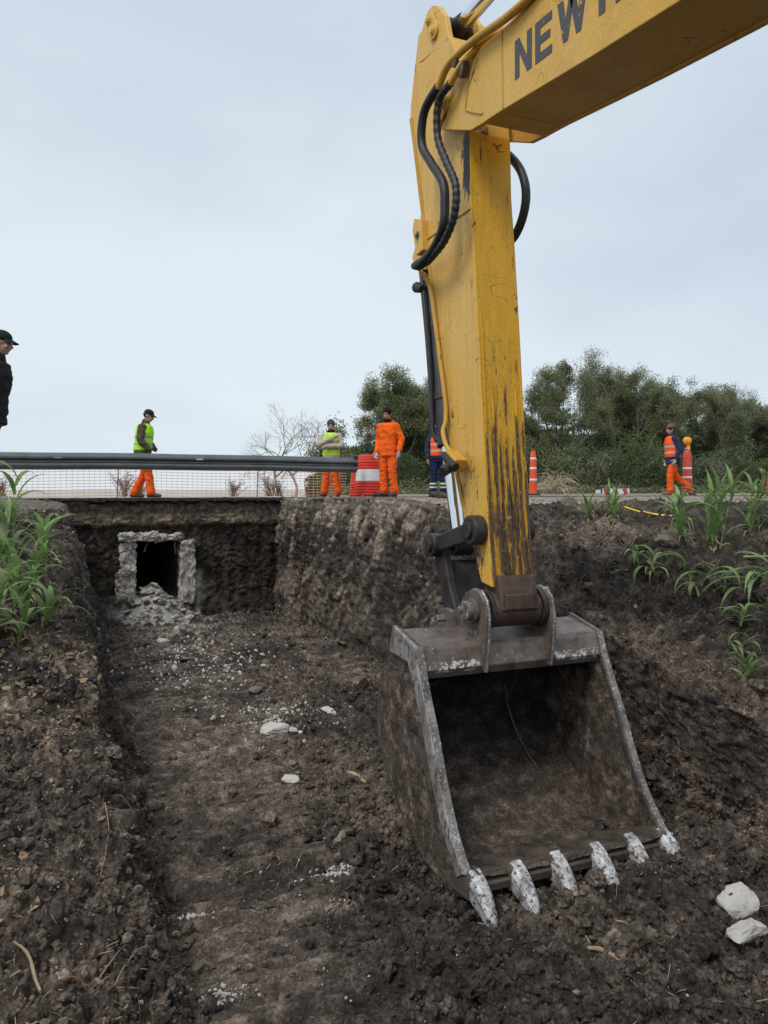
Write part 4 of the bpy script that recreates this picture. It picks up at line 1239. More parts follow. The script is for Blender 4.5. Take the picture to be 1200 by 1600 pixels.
outer = [(4.262, -1.185), (4.236, -1.13), (4.275, -1.01), (4.30, -0.985), (4.60, -0.928), (4.72, -1.04), (4.86, -1.19), (4.93, -1.30), (4.985, -1.48), (4.985, -1.66), (4.92, -1.83), (4.79, -1.98), (4.59, -2.13), (4.39, -2.225), (4.18, -2.285), (3.99, -2.305), (3.80, -2.29), (3.64, -2.225), (3.62, -2.205), (3.66, -2.165),
         (3.80, -2.235), (3.99, -2.262), (4.17, -2.243), (4.37, -2.185), (4.56, -2.09), (4.75, -1.955), (4.88, -1.81), (4.94, -1.66), (4.94, -1.49), (4.88, -1.33), (4.78, -1.225), (4.60, -1.20), (4.40, -1.20)]
W(MB().prismX(outer, 2.031, 3.359), 'shell', 'bucket_top_steel', bevel=0.006)
for xa_, xb_ in ((2.05, 2.43), (2.98, 3.34)):
    W(MB().prismX([(4.262, -1.178), (4.232, -1.128), (4.244, -1.085), (4.249, -1.085), (4.240, -1.128), (4.266, -1.175)], xa_, xb_), 'scuffed_edge', 'scuffed_steel')
# inner skin caked with dried mud
ip = [(4.34, -1.205), (4.60, -1.215), (4.77, -1.24), (4.87, -1.34), (4.925, -1.49), (4.925, -1.66), (4.865, -1.80), (4.74, -1.945), (4.55, -2.08), (4.36, -2.172), (4.17, -2.228), (3.99, -2.245), (3.82, -2.222), (3.73, -2.175), (3.66, -2.145), (3.63, -2.15)]
ipv = smooth_path([(0, a, b) for a, b in ip], 10)
nu, nv = 150, len(ipv)
gxs = np.linspace(2.034, 3.356, nu)
Pi = np.zeros((nv, nu, 3))
for k, q_ in enumerate(ipv):
    Pi[k, :, 0] = gxs; Pi[k, :, 1] = q_.y; Pi[k, :, 2] = q_.z
# rounded mud fillets against the side plates
eg = np.minimum(gxs - 2.034, 3.356 - gxs)
fil = 0.05 * np.exp(-eg / 0.05)
pf = Pi.reshape(-1, 3)
ni = np.cross(np.gradient(Pi, axis=1), np.gradient(Pi, axis=0)); ni /= np.linalg.norm(ni, axis=-1)[..., None]
cen = np.array([0, 4.3, -1.7]); 
if ((cen - Pi[60, 75])[1:] * ni[60, 75][1:]).sum() < 0: ni = -ni
dd = (0.010 + 0.012 * np.clip(fbm(pf * 6, 3), -.5, 1) + 0.004 * billow(pf * 30, 2)).reshape(nv, nu) + fil[None, :]
Pi2 = Pi + ni * dd[..., None]
ii = np.arange(nv * nu).reshape(nv, nu)
Fi = np.stack([ii[:-1, :-1], ii[:-1, 1:], ii[1:, 1:], ii[1:, :-1]], -1).reshape(-1, 4)
nb = fbm(pf * 5 + 2, 3)
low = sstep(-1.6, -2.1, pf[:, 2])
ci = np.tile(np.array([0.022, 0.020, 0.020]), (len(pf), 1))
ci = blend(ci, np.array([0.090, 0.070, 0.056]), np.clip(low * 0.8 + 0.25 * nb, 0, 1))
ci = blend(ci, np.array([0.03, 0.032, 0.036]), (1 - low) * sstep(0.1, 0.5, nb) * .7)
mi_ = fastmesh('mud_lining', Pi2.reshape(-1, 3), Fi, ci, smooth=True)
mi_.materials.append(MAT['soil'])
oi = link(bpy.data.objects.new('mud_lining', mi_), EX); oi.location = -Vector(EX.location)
# pale scrape line left of the right-hand wall
hose('weld_seam', [(2.98, 4.86, -1.46), (3.02, 4.885, -1.62), (3.05, 4.83, -1.78), (3.07, 4.72, -1.91), (3.09, 4.60, -2.00)], 0.006, 'bucket_top_steel')
# mud crusts on side plates
def mud_skin(name, x, sgn, poly, thick=.012):
    ys_ = np.linspace(3.62, 4.99, 110); zs_ = np.linspace(-2.32, -0.98, 110)
    YY, ZZ = np.meshgrid(ys_, zs_)
    from mathutils.geometry import intersect_point_tri_2d
    def inside(px_, pz_):
        c = False; n = len(poly); j = n - 1
        for i in range(n):
            if (poly[i][1] > pz_) != (poly[j][1] > pz_) and px_ < (poly[j][0] - poly[i][0]) * (pz_ - poly[i][1]) / (poly[j][1] - poly[i][1] + 1e-12) + poly[i][0]: c = not c
            j = i
        return c
    pp = np.stack([np.full(YY.size, x), YY.ravel(), ZZ.ravel()], 1)
    h = 0.35 + fbm(pp * 4 + 11, 3) + 0.4 * billow(pp * 24, 2)
    pp[:, 0] += sgn * thick * np.clip(h, -0.3, 1.4)
    msk = np.array([inside(a, b) for a, b in zip(YY.ravel(), ZZ.ravel())])
    i4 = np.arange(110 * 110).reshape(110, 110)
    Fm = np.stack([i4[:-1, :-1], i4[:-1, 1:], i4[1:, 1:], i4[1:, :-1]], -1).reshape(-1, 4)
    Fm = Fm[msk[Fm].all(1)]
    cc = np.tile(np.array([0.062, 0.047, 0.037]), (len(pp), 1)); cc = blend(cc, np.array([0.13, 0.108, 0.088]), sstep(0.3, 0.9, fbm(pp * 9, 3) + .5) * .5)
    m_s = fastmesh(name, pp, Fm, cc, smooth=True); m_s.materials.append(MAT['clod_soil'])
    o = link(bpy.data.objects.new(name, m_s), EX); o.location = -Vector(EX.location)
mud_skin('mud_crust', 1.998, -1, inset(side, 0.03)); mud_skin('mud_crust', 3.357, -1, inset(side, 0.02), .010)
# lip and teeth
W(MB().prismX([(3.86, -2.20), (3.72, -2.145), (3.615, -2.165), (3.625, -2.215), (3.86, -2.265)], 1.985, 3.405), 'cutting_lip', 'bucket_mud', bevel=0.008)
TX = [(2.045, 0.0), (2.31, 0.0), (2.58, 0.01), (2.86, 0.01), (3.13, 0.03), (3.365, 0.01)]
for k, (tx, dy_) in enumerate(TX):
    def wedge(mb, rws):
        base = len(mb.v)
        for (yy_, hw_, zt_, zb_2) in rws:
            for (ax_, t_) in ((-1, 0), (1, 0), (1, .7), (.62, 1), (-.62, 1), (-1, .7)):
                mb.v.append((tx + hw_ * ax_, yy_ + dy_, zb_2 + (zt_ - zb_2) * t_))
        for r_ in range(len(rws) - 1):
            for j in range(6):
                a0 = base + r_ * 6 + j; a1 = base + r_ * 6 + (j + 1) % 6
                mb.f.append((a0, a1, a1 + 6, a0 + 6)); mb.m.append(0)
        mb.f.append(tuple(base + j for j in range(6))[::-1]); mb.m.append(0)
        e0 = base + (len(rws) - 1) * 6
        mb.f.append(tuple(e0 + j for j in range(6))); mb.m.append(0)
        return mb
    W(wedge(MB(), [(4.02, .040, -2.225, -2.27), (3.90, .058, -2.185, -2.27), (3.78, .066, -2.125, -2.255), (3.68, .064, -2.092, -2.245), (3.615, .060, -2.105, -2.24)]), 'tooth_adapter', 'bucket_mud', smooth=True, bevel=0.012)
    W(wedge(MB(), [(3.66, .052, -2.088, -2.225), (3.605, .052, -2.105, -2.24), (3.55, .048, -2.140, -2.262), (3.495, .040, -2.190, -2.288), (3.455, .028, -2.238, -2.305), (3.435, .018, -2.275, -2.312)]), 'tooth', 'tooth_steel', bevel=0.008)

# ------------------------------------------------------------------ rocks and sticks lying about
def rock(name, label, cat, x, y, s, mat, flat=0.6, seed=0, sink=0.25, group=None, elong=1.0, rz=0, sub=2):
    rg = np.random.default_rng(int(abs(seed) * 10) + 5)
    q = rg.normal(size=(16, 3)); q /= np.linalg.norm(q, axis=1)[:, None]; q *= rg.uniform(.72, 1.05, (16, 1))
    q = q * np.array([elong, 1, max(flat, .45)]) * s
    bm = bmesh.new()
    for p in q: bm.verts.new(p)
    r_ = bmesh.ops.convex_hull(bm, input=bm.verts)
    bmesh.ops.delete(bm, geom=[g_ for g_ in r_['geom_interior'] if isinstance(g_, bmesh.types.BMVert)], context='VERTS')
    bmesh.ops.triangulate(bm, faces=bm.faces)
    bmesh.ops.subdivide_edges(bm, edges=bm.edges, cuts=3 if sub > 1 else 1, use_grid_fill=True)
    bmesh.ops.smooth_vert(bm, verts=bm.verts, factor=.35, use_axis_x=True, use_axis_y=True, use_axis_z=True)
    v = np.array([w.co[:] for w in bm.verts]); nn_ = v / (np.linalg.norm(v, axis=1)[:, None] + 1e-9)
    k_ = 1.0 / s
    v = v + nn_ * (s * (.10 * perlin(v * 2.4 * k_ + seed) + .06 * perlin(v * 6 * k_ + seed * 2)))[:, None]
    for w, p in zip(bm.verts, v): w.co = p
    bmesh.ops.recalc_face_normals(bm, faces=bm.faces)
    me = bpy.data.meshes.new(name); bm.to_mesh(me); bm.free()
    me.materials.append(MAT[mat])
    o = link(bpy.data.objects.new(name, me))
    o.location = (x, y, gz(x, y) + s * max(flat, .45) * .30 + .008); o.rotation_euler = (random.uniform(-.25, .25), random.uniform(-.25, .25), rz)
    return tag(o, label, cat, group)
def crumbs_cluster(label, x, y, rx, ry, n, mat, smin=.006, smax=.028):
    V_, F_ = [], []
    v, f = ICO[1]
    c_ = 0
    for k in range(n * 3):
        px2, py2 = x + random.gauss(0, rx), y + random.gauss(0, ry)
        s_ = (smin + (smax - smin) * random.random() ** 4) * .8
        d_ = 1 + .5 * perlin(v * 1.7 + k * 3.3)
        V_.append(v * d_[:, None] * np.array([1, .8, .6]) * s_ @ rotmats(1)[0].T + np.array([px2, py2, gz(px2, py2) + s_ * .25 + .004])); F_.append(f + c_); c_ += len(v)
    me = fastmesh('crushed_concrete', np.concatenate(V_), np.concatenate(F_)); me.materials.append(MAT[mat])
    tag(link(bpy.data.objects.new('crushed_concrete', me)), label, 'crushed concrete', kind='stuff')
ROCKS = [
 ('large pale concrete lump at the right frame edge, upright and blocky', 3.27, 3.00, .118, 'pale_stone', .95, 1, 1.0),
 ('white cracked stone just below the large pale lump at lower right', 3.06, 2.76, .098, 'pale_stone', .7, 2, 1.3),
 ('biggest white stone lying on the left middle of the trench floor', 1.78, 7.05, .15, 'pale_stone', .55, 3, 1.35),
 ('flat whitish slab of rubble below the biggest white stone', 1.62, 5.83, .085, 'pale_stone', .5, 4, 1.3),
 ('grey stone up the trench floor, behind the biggest white stone', 1.93, 8.55, .11, 'dust_stone', .6, 5, 1.0),
 ('pale stone on the trench floor left of the bucket, near its upper corner', 2.44, 7.45, .085, 'pale_stone', .5, 6, 1.2),
 ('tan stone half sunk in clods midway between bucket and track marks', 1.58, 4.56, .058, 'tan_stone', .5, 7, 1.2),
 ('small round brown stone in front of the right-hand bucket teeth', 2.75, 3.10, .03, 'dust_stone', .8, 11, 1.0),
 ('small pinkish pebble on the crumbly soil at lower right', 2.05, 2.75, .022, 'tan_stone', .7, 12, 1.0),
 ('pale whitish rock lying among the plants on the right bank', 5.95, 6.4, .14, 'dust_stone', .6, 13, 1.4),
 ('small tan stone on the bare slope right of the stick', 5.05, 6.6, .055, 'tan_stone', .6, 14, 1.3),
 ('small white stone at the far right frame edge, near the large pale lump', 3.12, 2.66, .03, 'pale_stone', .7, 16, 1.0),
 ('grey stone above the track marks toward the culvert', 1.45, 10.6, .12, 'dust_stone', .45, 17, 1.4),
 ('whitish stone on the floor in front of the rubble heap', 1.30, 12.2, .10, 'pale_stone', .5, 18, 1.2),
]
for lab, x, y, s, mt, fl_, sd, el in ROCKS:
    rock('rock', lab, 'rock', x, y, s, mt, fl_, sd, elong=el, rz=random.uniform(-.6, .6) - .4)
rock('rock', 'smaller white stone touching the biggest white stone on its right', 'rock', 1.92, 7.0, .08, 'pale_stone', .5, 41, elong=1.3)
crumbs_cluster('thin white strip of crushed concrete on the soil left of the bucket teeth', 1.43, 4.28, .085, .022, 90, 'pale_stone', .003, .02)
crumbs_cluster('buff crumbs pressed in the soil beside the track marks', 1.32, 3.92, .06, .03, 60, 'tan_stone')
crumbs_cluster('pale crumbs near the foot of the left bank', 0.56, 4.15, .07, .025, 60, 'pale_stone', .003, .022)
crumbs_cluster('chalky crumbs at the bottom frame edge left of centre', 0.58, 3.42, .09, .03, 90, 'pale_stone', .003, .018)
crumbs_cluster('pale concrete crumbs on the trench floor beyond the biggest white stone', 1.9, 7.6, .35, .35, 120, 'pale_stone', .008, .035)
crumbs_cluster('pale concrete crumbs between the rubble heap and the stones', 1.55, 10.5, .5, 1.1, 240, 'pale_stone', .010, .05)
# rubble heap at the culvert mouth: counted chunks plus the crumbs between them
random.seed(21)
k = 0
while k < 70:
    x, y = random.gauss(1.40, 0.30), random.uniform(13.75, 14.75)
    if not 0.85 < x < 2.2: continue
    s = random.uniform(.035, .11) * (1.15 if y > 14.2 else .8)
    hh = max(0, .58 * math.exp(-((x - 1.38) / .42) ** 2) * (y - 13.6) / 1.0)
    o = rock('concrete_chunk', 'grey broken concrete chunk in the rubble heap below the culvert mouth', 'rubble', x, y, s, 'rubble' if random.random() < .8 else 'pale_stone', random.uniform(.4, .8), k + 30, sub=2, group='rubble chunks heaped below the culvert mouth')
    o.location.z = gz(x, min(y, 14.4)) + hh + s * .2
    k += 1
hp = MB()
n_ = 26
hv, hf = [], []
for j in range(n_):
    for i in range(n_):
        x = 0.75 + 1.4 * i / (n_ - 1); y = 13.5 + 1.25 * j / (n_ - 1)
        z = -2.46 + 0.66 * math.exp(-((x - 1.38) / .45) ** 2) * max(0, (y - 13.6)) / 1.1
        hv.append((x, y, z))
hv = np.array(hv); hv[:, 2] += 0.03 * billow(hv * 9, 2)
i5 = np.arange(n_ * n_).reshape(n_, n_)
mh = fastmesh('rubble_mound', hv, np.stack([i5[:-1, :-1], i5[:-1, 1:], i5[1:, 1:], i5[1:, :-1]], -1).reshape(-1, 4), None, True)
mh.materials.append(MAT['rubble'])
tag(link(bpy.data.objects.new('rubble_mound', mh)), 'powdery grey concrete rubble banked below the culvert mouth', 'rubble', kind='stuff')

def stick(label, a, b, r, mat='dry_straw', name='broken_stalk', bend=.03):
    a = Vector(a); b2 = Vector(b)
    pts = []
    for k in range(7):
        t_ = k / 6
        p = a.lerp(b2, t_) + Vector((math.sin(t_ * 5) * bend * .4, math.sin(t_ * 3.1) * bend, 0))
        pts.append(Vector((p.x, p.y, max(p.z, gz(p.x, p.y) + r * .4))))
    rr = [r * (1 + (.25 if k in (2, 4) else 0)) for k in range(7)]
    o = MB().tube(pts, rr, 8).build(name, mat, None, smooth=True)
    return tag(o, label, 'stalk')
def gp(x, y, dz=0.02): return (x, y, gz(x, y) + dz)
stick('short cut stalk lying left of the bucket side plate', gp(2.06, 5.75), gp(2.10, 5.42), .014, 'dry_straw')
stick('brown broken stalk with a green joint in the lower right soil', gp(2.34, 3.05), gp(2.43, 2.86), .010, 'dead_leaf')
stick('pale stalk standing at the bottom left corner of the bank', gp(-0.22, 3.42, .02), gp(-0.10, 3.08, .05), .0055)
stick('thin twig in front of the right-hand bucket teeth', gp(2.62, 3.18, .03), gp(2.73, 3.06, .03), .005)
stick('long cane lying along the right bank behind the plants', gp(6.3, 5.7, .06), gp(7.4, 5.1, .08), .013, 'blade_pale')

# long pale roots on the left bank's broken edge
def long_root(label, pts, r=.0035):
    pp = []
    for p in smooth_path([Vector(p) for p in pts], 6):
        pp.append(Vector((p.x, p.y, max(gz(p.x, p.y) + .012, p.z))))
    tag(MB().tube(pp, [r * (1 - .6 * k / len(pp)) for k in range(len(pp))], 5).build('root', 'dry_straw'), label, 'root')
long_root('long forked yellowish root across the lower left bank edge', [gp(.14, 3.15), gp(.20, 3.35), gp(.30, 3.5), gp(.42, 3.62, .03), gp(.5, 3.72)])
long_root('thin root curling beside the long forked root', [gp(.10, 3.25), gp(.2, 3.45), gp(.27, 3.60)], .0028)
long_root('hanging root on the left bank face, higher up', [gp(.16, 4.3, .04), gp(.17, 4.1), gp(.12, 3.9)], .0028)

# ------------------------------------------------------------------ guardrail
GRL = thing('guardrail', 'long grey steel crash barrier rail crossing above the far trench wall', 'guardrail', (-3.0, 15.3, -0.147))
wprof = [(0.030, 0.0), (0.0, 0.012), (-0.01, 0.035), (-0.075, 0.062), (-0.082, 0.085), (-0.075, 0.108), (-0.005, 0.140), (0.0, 0.155), (-0.005, 0.170), (-0.075, 0.202), (-0.082, 0.225), (-0.075, 0.248), (-0.01, 0.275), (0.0, 0.298), (0.030, 0.312)]
def rail_seg(x0_, x1_, off):
    m = MB()
    nseg = 10
    for k in range(nseg + 1):
        x = x0_ + (x1_ - x0_) * k / nseg
        dz = 0.010 * math.sin(x * .7) + 0.004 * math.sin(x * 2.1)
        for (yy_, zz_) in wprof:
            m.v.append((x, 15.33 + yy_ - off, 0.375 + zz_ * 1.03 + dz))
        for (yy_, zz_) in wprof[::-1]:
            m.v.append((x, 15.334 + yy_ - off, 0.375 + zz_ * 1.03 + dz))
    n = len(wprof) * 2
    for k in range(nseg):
        for j in range(n):
            a0 = k * n + j; a1 = k * n + (j + 1) % n
            m.f.append((a0, a1, a1 + n, a0 + n)); m.m.append(0)
    m.f.append(tuple(range(n))[::-1]); m.m.append(0); m.f.append(tuple(nseg * n + q_ for q_ in range(n))); m.m.append(0)
    return m
for k, (a_, b_2, of) in enumerate(((-9.0, -3.1, 0), (-3.3, 1.15, .006), (0.95, 5.68, 0))):
    rail_seg(a_, b_2, of).build('rail', 'galvanised', GRL, smooth=True, world=True)
for xx in (-0.25, 2.33):
    W(MB().box((xx, 15.25, 0.60), (0.13, 0.012, 0.022)), 'reflector', 'reflective_white', GRL)
for xx in (1.0, 1.08):
    for zz_ in (0.45, 0.61):
        W(MB().tube([(xx, 15.27, zz_), (xx, 15.235, zz_)], 0.016, 8), 'bolt', 'galvanised', GRL)
for xx in (-3.2, -7.0):
    W(MB().box((xx, 15.42, 0.22), (0.12, 0.14, 0.95)), 'post', 'galvanised', GRL)
W(MB().box((5.66, 15.36, 0.585), (0.10, 0.09, 0.30)), 'end_bracket', 'cylinder_dark', GRL, bevel=0.01)

# ------------------------------------------------------------------ orange safety mesh behind the rail
NET = thing('safety_mesh_fence', 'faded orange plastic safety mesh strung low behind the guardrail', 'mesh fence', (0, 18.6, -0.13))
m = MB()
def nety(x): return 18.4 + 0.10 * math.sin(x * .8)
zb0 = -0.19
xx = -3.0
while xx < 6.35:
    lean = 0.015 * math.sin(xx * 3)
    m.box((xx + lean, nety(xx), zb0 + .40), (0.007, 0.003, 0.80)); xx += 0.115
for r_ in range(12):
    z = zb0 + .03 + r_ * 0.070
    xs_ = np.arange(-3.0, 6.2, 0.5)
    for x in xs_:
        s1_ = 0.02 * math.sin(x * 1.3 + .3); s2_ = 0.02 * math.sin((x + .5) * 1.3 + .3)
        m.add([(x, nety(x) + .004, z + s1_), (x + .5, nety(x + .5) + .004, z + s2_), (x + .5, nety(x + .5) + .004, z + s2_ + .012), (x, nety(x) + .004, z + s1_ + .012)], [(0, 1, 2, 3)])
o_ = m.build('net', 'net_orange', NET, world=True); o_['kind'] = 'stuff'
for xx in (-2.2, 0.95, 4.2, 6.3):
    W(MB().tube([(xx, nety(xx) + .03, -.2), (xx + .03, nety(xx) + .03, .62)], .014, 6), 'stake', 'dark_steel', NET)

# ------------------------------------------------------------------ drums, delineators, striped board, yellow hose
def drum(name, label, x, y, z, r0=.345, r1=.275, h=.92, group=None, seed=0, band=True):
    t_ = thing(name, label, 'drum', (x, y, z), seed, group)
    prof = []; z_ = 0.0
    def rad(z_): return r0 + (r1 - r0) * (z_ / h)
    prof = [(rad(0) * .98, 0)]
    zz_ = .02
    for kk in range(5):
        prof += [(rad(zz_), zz_), (rad(zz_) + .014, zz_ + .016), (rad(zz_) + .014, zz_ + .034), (rad(zz_) - .004, zz_ + .05)]; zz_ += .062
    prof += [(rad(.335), .335), (rad(.60), .60)]
    zz_ = .61
    for kk in range(3):
        prof += [(rad(zz_), zz_), (rad(zz_) + .012, zz_ + .014), (rad(zz_) + .012, zz_ + .034), (rad(zz_) - .004, zz_ + .05)]; zz_ += .062
    prof += [(rad(.80), .80), (rad(.9) - .002, .90), (rad(h) - .03, h)]
    MB().lathe(prof, 36).build('drum_body', 'red_plastic', t_, smooth=True)
    if band: MB().lathe([(rad(.34) + .006, .34), (rad(.597) + .006, .597)], 36, cap=False).build('reflective_band', 'reflective_white', t_, smooth=True)
    MB().box((0, -rad(.85) + .004, .85), (.16, .02, .06)).build('handle_recess', 'faded_red', t_, bevel=.008)
    return t_
zr_ = -0.147
drum('traffic_drum', 'orange traffic drum with one broad white band, beside the end of the guardrail', 6.14, 15.72, zr_)
drum('traffic_drum', 'orange drum mostly hidden behind the banded drum and rail end', 6.30, 16.5, zr_ - .02, .345, .275, .92, None, 1, False)
def delineator(label, x, y, z, h, w0, w1, mat, lamp=False, bandz=(.25, .45, .65, .82), name='delineator_post', base=True):
    t_ = thing(name, label, 'delineator', (x, y, z), -THETA)
    MB().lathe([(w0, 0.0), (w0 * .98, .03), (w1 + (w0 - w1) * .15, h * .85), (w1, h * .93), (w1 * .7, h)], 24).build('post_body', mat, t_, smooth=True)
    if base: MB().lathe([(w0 * 1.8, 0.0), (w0 * 1.75, .035), (w0 * 1.1, .05)], 8).build('rubber_base', 'rubber', t_)
    for bz in bandz:
        r_b = w0 * .98 + (w1 + (w0 - w1) * .15 - w0 * .98) * (bz * h - .03) / (h * .85 - .03) + .003
        MB().lathe([(r_b + .002, bz * h - .025), (r_b - .002, bz * h + .025)], 24, cap=False).build('reflective_band', 'reflective_white', t_, smooth=True)
    MB().tube([(-w1 * .5, 0, h * .97), (-w1 * .4, 0, h + .05), (w1 * .4, 0, h + .05), (w1 * .5, 0, h * .97)], .012, 8).build('carry_handle', mat, t_, smooth=True)
    if lamp:
        MB().box((0.03, 0, h + .08), (.08, .05, .16)).build('lamp_bracket', 'amber_case', t_, bevel=.01)
        MB().box((-.01, -.03, h + .05), (.12, .02, .02)).build('lamp_strap', 'reflective_white', t_)
        o = MB().tube([(0, .05, h + .25), (0, -.05, h + .25)], [.10, .10], 28).build('lamp_case', 'amber_case', t_, smooth=True, bevel=.008)
        v, f = ICO[3]
        me = fastmesh('lamp_lens', v * np.array([.088, .03, .088]) + np.array([0, -.052, h + .25]), f, None, True); me.materials.append(MAT['amber_lens']); link(bpy.data.objects.new('lamp_lens', me), t_)
    return t_
delineator('slim orange marker post with three white bands, just right of the stick', 10.62, 16.0, zr_ + .0, 1.10, .105, .07, 'orange_plastic', False, (.36, .62, .84))
delineator('red marker post topped by a round amber warning lamp, behind the walker', 14.92, 15.3, zr_, 1.18, .135, .10, 'faded_red', True, (.40, .60))
delineator('red marker post cut by the right edge of the frame', 17.60, 15.0, zr_, .52, .14, .11, 'faded_red', False, ())
bd = thing('barrier_board', 'low red and white striped board lying at the far road edge', 'barrier board', (14.25, 17.3, -0.12), -THETA)
bdm = MB().box((0, 0, .07), (.76, .03, .155))
bdm.build('board', 'reflective_white', bd, bevel=.004)
for k in range(3):
    x0_ = -.37 + k * .27
    MB().add([(x0_ + .055, -.018, -.006), (x0_ + .175, -.018, -.006), (x0_ + .125, -.018, .146), (x0_, -.018, .146), (x0_ + .055, -.0155, -.006), (x0_ + .175, -.0155, -.006), (x0_ + .125, -.0155, .146), (x0_, -.0155, .146)],
             [(0, 1, 2, 3), (4, 5, 1, 0), (7, 6, 2, 3), (0, 3, 7, 4), (1, 2, 6, 5)]) if False else None
    mm = MB()
    q4 = [(x0_ + .055, -.006), (x0_ + .175, -.006), (x0_ + .125, .146), (x0_, .146)]
    mm.face([(a, -.0175, b) for a, b in q4]); mm.face([(a, .0175, b) for a, b in q4][::-1])
    mm.build('red_stripe', 'board_red', bd)
MB().box((-.5, 0.03, .06), (.14, .03, .10)).build('end_plate', 'reflective_white', bd, bevel=.004)
MB().box((.25, 0.06, .0), (.05, .16, .05)).build('foot', 'dark_steel', bd); MB().box((-.25, 0.06, .0), (.05, .16, .05)).build('foot', 'dark_steel', bd)
def yellow(label, pts, r):
    pp = [Vector((p[0], p[1], gz(p[0], p[1]) + .035 + p[2])) for p in pts]
    o = MB().tube(smooth_path(pp, 6), r, 10, flat=.8).build('yellow_conduit', 'yellow_plastic', None, smooth=True)
    tag(o, label, 'conduit')
yellow('yellow plastic conduit lying on the soil behind the tall plants, longer strand', [(6.60, 7.85, .04), (6.75, 7.72, .02), (6.95, 7.55, .01), (7.12, 7.40, .0)], .018)
yellow('shorter yellow plastic strand just under the longer yellow conduit', [(6.72, 7.68, .0), (6.9, 7.5, .0), (7.06, 7.33, .0)], .014)
for (x, y, s, lab) in ((6.2, 15.05, .18, 'dark clod of earth on the road in front of the banded drum'), (6.0, 14.95, .11, 'smaller dark clod left of the clod before the drum'),
                       (6.75, 13.7, .15, 'dark earth clod at the boots of the man in orange'), (7.0, 12.9, .20, 'dark heap of earth on the trench rim behind the chrome rod'), (6.2, 12.3, .14, 'dark clod on the trench rim, nearer the chrome rod')):
    o = rock('earth_clod', lab, 'clod', x, y, s, 'bucket_mud', .65, x * 3 + y, elong=1.3)
    o.location.z = (zr_ if y > 14.5 else gz(x, y)) + s * .35

# ------------------------------------------------------------------ grassy plants (broad-bladed reeds)
def blade(mb, p, az, L, w, lift, droop, m=0, n=8, fold=.28):
    """one long leaf: a folded ribbon that rises, arches over and hangs"""
    p = Vector(p); d = Vector((math.cos(az), math.sin(az), 0))
    side_ = Vector((-math.sin(az), math.cos(az), 0))
    el = lift
    prev = None
    tw = random.uniform(-.5, .5)
    for k in range(n + 1):
        t_ = k / n
        ww = w * (math.sin(math.pi * min(1, .12 + t_ * .88)) ** .7) * (1 - t_ ** 3) + .0006
        sd = (side_ * math.cos(tw * t_) + Vector((0, 0, 1)) * math.sin(tw * t_))
        up = Vector((-math.sin(el) * d.x, -math.sin(el) * d.y, math.cos(el)))
        a_, c_2, b_2 = p - sd * ww + up * ww * fold, p, p + sd * ww + up * ww * fold
        i = len(mb.v); mb.v += [tuple(a_), tuple(c_2), tuple(b_2)]
        if prev is not None:
            mb.f += [(prev, prev + 1, i + 1, i), (prev + 1, prev + 2, i + 2, i + 1)]; mb.m += [m, m]
        prev = i
        p = p + (d * math.cos(el) + Vector((0, 0, 1)) * math.sin(el)) * (L / n)
        el -= droop / n * (0.6 + 1.1 * t_)
        az2 = random.uniform(-.06, .06); d = (Matrix.Rotation(az2, 3, 'Z') @ d)
def reed(label, x, y, h, nl, lean=(0, 0), stems=1, Lr=(.28, .5), w=.018, droop=1.9, mat='blade_green', group=None, dry=0, spread=.05, lift=(.9, 1.35), z=None):
    base_z = (gz(x, y) if z is None else z) - .02
    t_ = thing('reed_plant', label, 'plant', (x, y, base_z), 0, group)
    for s_ in range(stems):
        ox, oy = random.gauss(0, spread), random.gauss(0, spread)
        hh = h * random.uniform(.75, 1.05)
        lx, ly = lean[0] + random.gauss(0, .08), lean[1] + random.gauss(0, .08)
        tip = Vector((ox + lx * hh, oy + ly * hh, hh * max(.15, math.sqrt(max(0.02, 1 - lean[0] ** 2 - lean[1] ** 2)))))
        pts = [Vector((ox, oy, 0)).lerp(tip, k / 6) + Vector((0, 0, .02 * math.sin(math.pi * k / 6))) for k in range(7)]
        MB().tube(pts, [.0075 - .0008 * k for k in range(7)], 6).build('stem', 'blade_pale', t_, smooth=True)
        mb = MB()
        for k in range(nl):
            f_ = .15 + .85 * k / max(1, nl - 1)
            p = Vector((ox, oy, 0)).lerp(tip, f_)
            az = random.uniform(0, 2 * math.pi) if k % 2 == 0 else az + math.pi + random.uniform(-.5, .5)
            L = random.uniform(*Lr) * (1 - .25 * abs(f_ - .6))
            tmp = MB(); blade(tmp, p, az, L, w * random.uniform(.8, 1.2), random.uniform(*lift), droop * random.uniform(.6, 1.25))
            tmp.build('leaf', random.choice([mat, 'blade_dusty', 'blade_pale', 'blade_green']), t_, smooth=True)
        for k in range(dry):
            tmp = MB(); blade(tmp, Vector((ox, oy, .02 + .03 * k)), random.uniform(0, 6.28), random.uniform(.12, .3), w * .6, random.uniform(.2, .9), 2.4)
            tmp.build('dead_leaf', 'dry_straw', t_, smooth=True)
    return t_
random.seed(5)
